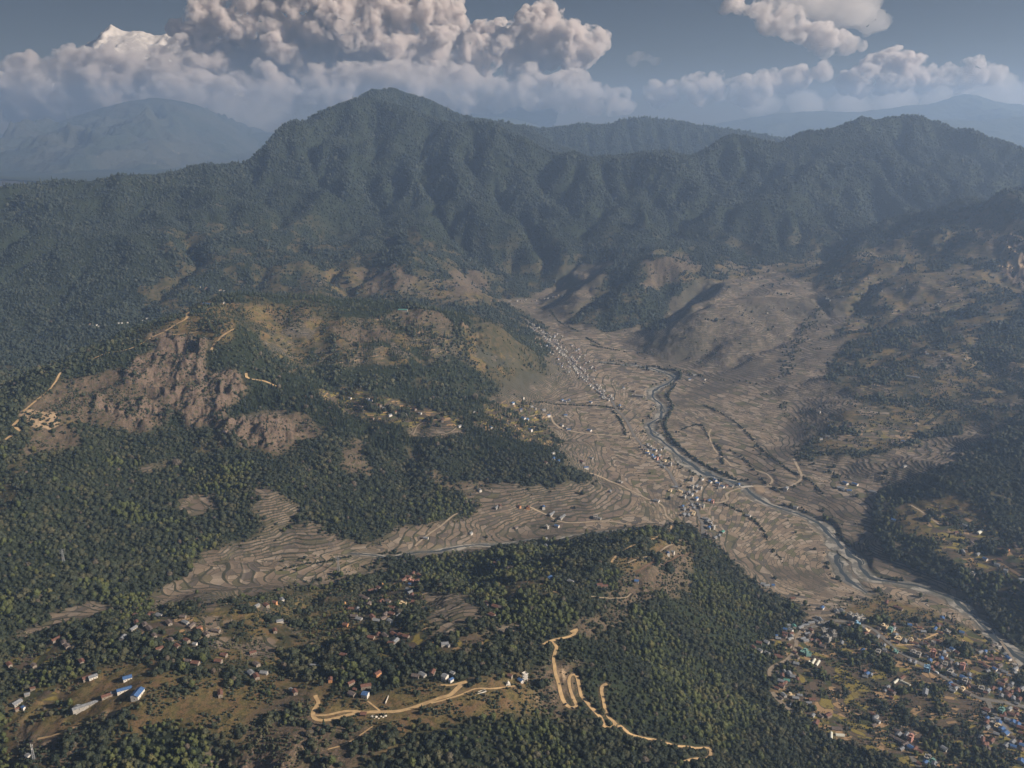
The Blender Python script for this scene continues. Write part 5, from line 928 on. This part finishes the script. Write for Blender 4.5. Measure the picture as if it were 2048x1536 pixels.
# ------------------------------------------------------------------ put up the houses
HOUSES.sort(key=lambda o: -o[5]/math.hypot(o[4], CH))
groups = {}
for i, o in enumerate(HOUSES[:299]): groups.setdefault((o[3][7], o[3][2]), []).append(i)
ORD = ['', 'second ', 'third ', 'fourth ', 'fifth ', 'sixth ', 'seventh ', 'eighth ', 'ninth ', 'tenth ', 'eleventh ', 'twelfth ', 'thirteenth ', 'fourteenth ', 'fifteenth ', 'sixteenth ']
NUMW = ['', '', 'two', 'three', 'four', 'five', 'six', 'seven', 'eight', 'nine', 'ten', 'eleven', 'twelve', 'thirteen', 'fourteen', 'fifteen', 'sixteen']
LAB = {}
for (pl, k), ids in groups.items():
    ids.sort(key=lambda i: HOUSES[i][3][0]); n = len(ids)
    for j, i in enumerate(ids):
        wd = KD[k][6]
        LAB[i] = 'lone '+wd+' '+pl if n == 1 else ('leftmost' if j == 0 else 'rightmost' if j == n-1 else ORD[min(j, 15)].strip())+' '+wd+(' ' if j in (0, n-1) else ' from the left ')+pl
for i, (x_, y_, z_, h, far, r) in enumerate(HOUSES[:299]):
    k = h[2]; fine = far < 2100; nm = NAMES[KD[k][0]]
    o = link(nm, None, label=LAB[i], category=nm, group=nm+'s '+h[7]); o.location = (x_, y_, z_-0.2); o.rotation_euler = (0, 0, math.radians(h[6]))
    for pn, me, loc, rz in make_house(k, h[3], h[4], h[5], fine):
        c = link(pn, me, parent=o); c.location = loc; c.rotation_euler = (0, 0, rz)
rest_parts = {}
for x_, y_, z_, h, far, r in HOUSES[299:]:
    ca, sa = math.cos(math.radians(h[6])), math.sin(math.radians(h[6]))
    for pn, me, loc, rz in make_house(h[2], h[3], h[4], h[5], False):
        m = rest_parts.setdefault(me.materials[0].name, ([], [], me.materials[0])); b = len(m[0])
        for v in me.vertices: px, py = v.co.x+loc[0], v.co.y+loc[1]; m[0].append((x_+px*ca-py*sa, y_+px*sa+py*ca, z_-0.2+v.co.z+loc[2]))
        m[1].extend(tuple(b+q for q in p.vertices) for p in me.polygons)
V = []; F = []; MI = []; mats = []
for nm, (v, f, mt) in rest_parts.items(): b = len(V); V += v; F += [tuple(b+q for q in p) for p in f]; MI += [len(mats)]*len(f); mats.append(mt)
me = bpy.data.meshes.new('distant_houses'); me.from_pydata(V, [], F)
for mt in mats: me.materials.append(mt)
me.polygons.foreach_set('material_index', np.array(MI, np.int32)); link('distant_houses', me, kind='stuff', label='tiny pale houses crowding the far valley villages and hillsides', category='houses')
print('houses', len(HOUSES), flush=True)
NG = [[0, 1, 2, 3], [4, 5], [6, 7], [8]]; FG = [[0, 1, 2, 3], [4, 5], [6], [7]]
tot = 0
PLANTS = [plant(600, 1500, 5.6, 1), plant(1500, 2300, 6.6, 2), plant(2300, 3300, 7.6, 3), plant(3300, 4900, 8.6, 4, 0.66), plant(4900, 7200, 10.5, 5, 0.68), plant(7200, 9300, 15.0, 6, 0.68)]
INFO = [('near_woodland', 'dense broadleaf woodland on the ridges nearest the camera', 'woodland'), ('slope_woodland', 'dark broadleaf trees along the side valley and lower slopes', 'woodland'), ('hillside_woodland', 'mixed trees and pines over the middle hill', 'woodland'),
        ('valley_head_forest', 'bluish forest on the lower mountain flanks around the valley head', 'forest'), ('mountain_forest', 'hazy forest covering the big mountain behind the valley', 'forest'), ('distant_forest', 'pale forest on the ridges behind the big mountain', 'forest')]
# the 300 trees nearest the camera are things of their own
x, y, z, sz, kind, rg = PLANTS[0]
a = x/ (y*CP+(CH-z)*SP); vv = (-(z-CH)*CP-y*SP*0)  # rough frame test below
fw = y*CP-(z-CH)*SP; up = y*SP+(z-CH)*CP
inf = (np.abs(x/fw)*FPX < 1020) & (768-up/fw*FPX < 1530)
dist = np.where(inf & (kind != 9), np.sqrt(x*x+y*y+(z-CH)**2)/sz, 1e9); pick = np.argsort(dist)[:300]; rest = np.ones(len(x), bool); rest[pick] = False
TR = {}
trunk_me = None
def trunk_mesh():
    n = 8; rings = [(0.0, 0.13, 0, 0), (0.25, 0.085, 0.02, 0), (0.8, 0.06, 0.05, 0.03), (1.3, 0.03, 0.02, 0.06)]; V = []; F = []
    for h, r, ox, oy in rings: V += [(ox+r*math.cos(2*math.pi*i/n), oy+r*math.sin(2*math.pi*i/n), h) for i in range(n)]
    for k in range(len(rings)-1): F += [(k*n+i, k*n+(i+1) % n, (k+1)*n+(i+1) % n, (k+1)*n+i) for i in range(n)]
    for ang in (0.4, 2.3, 4.4):
        b = len(V); dx, dy = math.cos(ang), math.sin(ang)
        V += [(0.03*-dy, 0.03*dx, 0.6), (0.03*dy, -0.03*dx, 0.6), (0, 0, 0.68), (dx*0.62-dy*0.012, dy*0.62+dx*0.012, 1.15), (dx*0.62+dy*0.012, dy*0.62-dx*0.012, 1.15), (dx*0.62, dy*0.62, 1.18)]
        F += [(b, b+1, b+4, b+3), (b+1, b+2, b+5, b+4), (b+2, b, b+3, b+5)]
    me = new_mesh('trunk', np.array(V), quads=np.array(F)); me.materials.append(bark); return me
trunk_me = trunk_mesh()
def region(x_, y_, u, v):
    if u < 520: return 'on the scrubby slope at the near left'
    if u < 1060: return 'in the wood on the near slope below the ridge road'
    if u < 1430: return 'in the wood below the hairpin bends of the dirt road'
    return 'on the forested flank above the lower town'
KN = [('broadleaf_tree', 'dark green broadleaf tree', 'tree'), ('conifer_tree', 'narrow dark conifer', 'tree'), ('bamboo_clump', 'light green feathery bamboo clump', 'bamboo'), ('bare_tree', 'pale thin-leaved tree', 'tree')]
for i in pick:
    k = kind[i]; m = NEAR[rg.choice(NG[k])]; u_ = 1024+x[i]/fw[i]*FPX; v_ = 768-up[i]/fw[i]*FPX; where = region(x[i], y[i], u_, v_)
    o = link(KN[k][0], None, label=KN[k][1]+' '+where, category=KN[k][2], group=KN[k][2]+'s '+where)
    o.location = (x[i], y[i], z[i]-0.25*sz[i]); s = sz[i]; hz = s*rg.uniform(0.85, 1.25); o.rotation_euler = (0, 0, rg.uniform(0, 6.28)); nn = 0.62 if k == 1 else 1
    c = link('crown', m, parent=o); c.scale = (s*nn, s*nn, hz); tk = link('trunk', trunk_me, parent=o); tk.scale = (s, s, hz)
PLANTS[0] = (x[rest], y[rest], z[rest], sz[rest], kind[rest], rg)
for i, (d, inf_) in enumerate(zip(PLANTS, INFO)):
    tot += len(d[0]); scatter(inf_[0], d, NEAR if i < 2 else FAR if i < 3 else FAR2, NG if i < 2 else FG if i < 3 else [[0, 1, 2, 3], [4, 5], [6], [6]], inf_[1], inf_[2])
scatter('hedgerows', HEDGE, NEAR, NG, 'bushes and trees lining the ditches and river banks', 'hedgerow')
print('trees', tot, flush=True)
# low scrub on the open slopes
def scrub(r1, s, seed):
    rg = np.random.default_rng(seed); t = math.tan(math.radians(38)); x, y = np.meshgrid(np.arange(-r1*t, r1*t, s), np.arange(600, r1, s)); x = x+rg.uniform(-.5, .5, x.shape)*s; y = y+rg.uniform(-.5, .5, y.shape)*s
    m = np.abs(x) < y*t+40; x, y = x[m], y[m]; n = fbm(x, y, 24, 3, 8); g = np.maximum.reduce([mask('grs', x, y), mask('bare', x, y)*0.9, mask('mixd', x, y)*0.5, mask('yel', x, y)*0.45, 0.8*(1-wood_at(x, y))*(1-mask('pad', x, y))*(1-mask('ter', x, y))]); far = np.hypot(x, y)
    p = g*0.95*sstep(-0.15, 0.4, n+0.5*fbm(x, y, 110, 2, 3))*(wgrid(wd_, x, y, 99.) > 1.5)*np.where(far > 1500, 0.6, 1); k = rg.random(x.shape) < p; x, y = x[k], y[k]
    keep = np.ones(x.shape, bool)
    for hx, hy, hr in HOLES: keep &= (x-hx)**2+(y-hy)**2 > (hr-1.5)**2
    x, y = x[keep], y[keep]; far = np.hypot(x, y); return x, y, ground(x, y), rg.uniform(0.5, 1.5, x.shape)**1.3*(1+far/3500), np.where(rg.random(x.shape) < .04, 3, 0), rg
scatter('bushes', scrub(2700, 3.9, 44), FAR, FG, 'low dark bushes dotted over the dry open slopes', 'bushes')
# ------------------------------------------------------------------ air
def haze_box(x0, x1, y0, y1, z0, z1, dens, g_):
    V = np.array([(a, b, c) for c in (z0, z1) for b in (y0, y1) for a in (x0, x1)]); Q = np.array([(0, 2, 3, 1), (4, 5, 7, 6), (0, 1, 5, 4), (2, 6, 7, 3), (0, 4, 6, 2), (1, 3, 7, 5)])
    me = new_mesh('haze', V, quads=Q, smooth_=False); m = bpy.data.materials.new('air'); m.use_nodes = True; t = m.node_tree; t.nodes.remove(t.nodes['Principled BSDF'])
    pv = t.nodes.new('ShaderNodeVolumePrincipled'); pv.inputs['Color'].default_value = (0.46, 0.66, 1.0, 1); pv.inputs['Density'].default_value = dens; pv.inputs['Anisotropy'].default_value = g_
    t.links.new(pv.outputs[0], t.nodes['Material Output'].inputs['Volume']); link('haze', me, m, kind='stuff', label='thin blue-grey haze filling the valley air', category='haze')
haze_box(-24000, 24000, -3000, 20500, -120, 1650, 0.000074, 0.35)
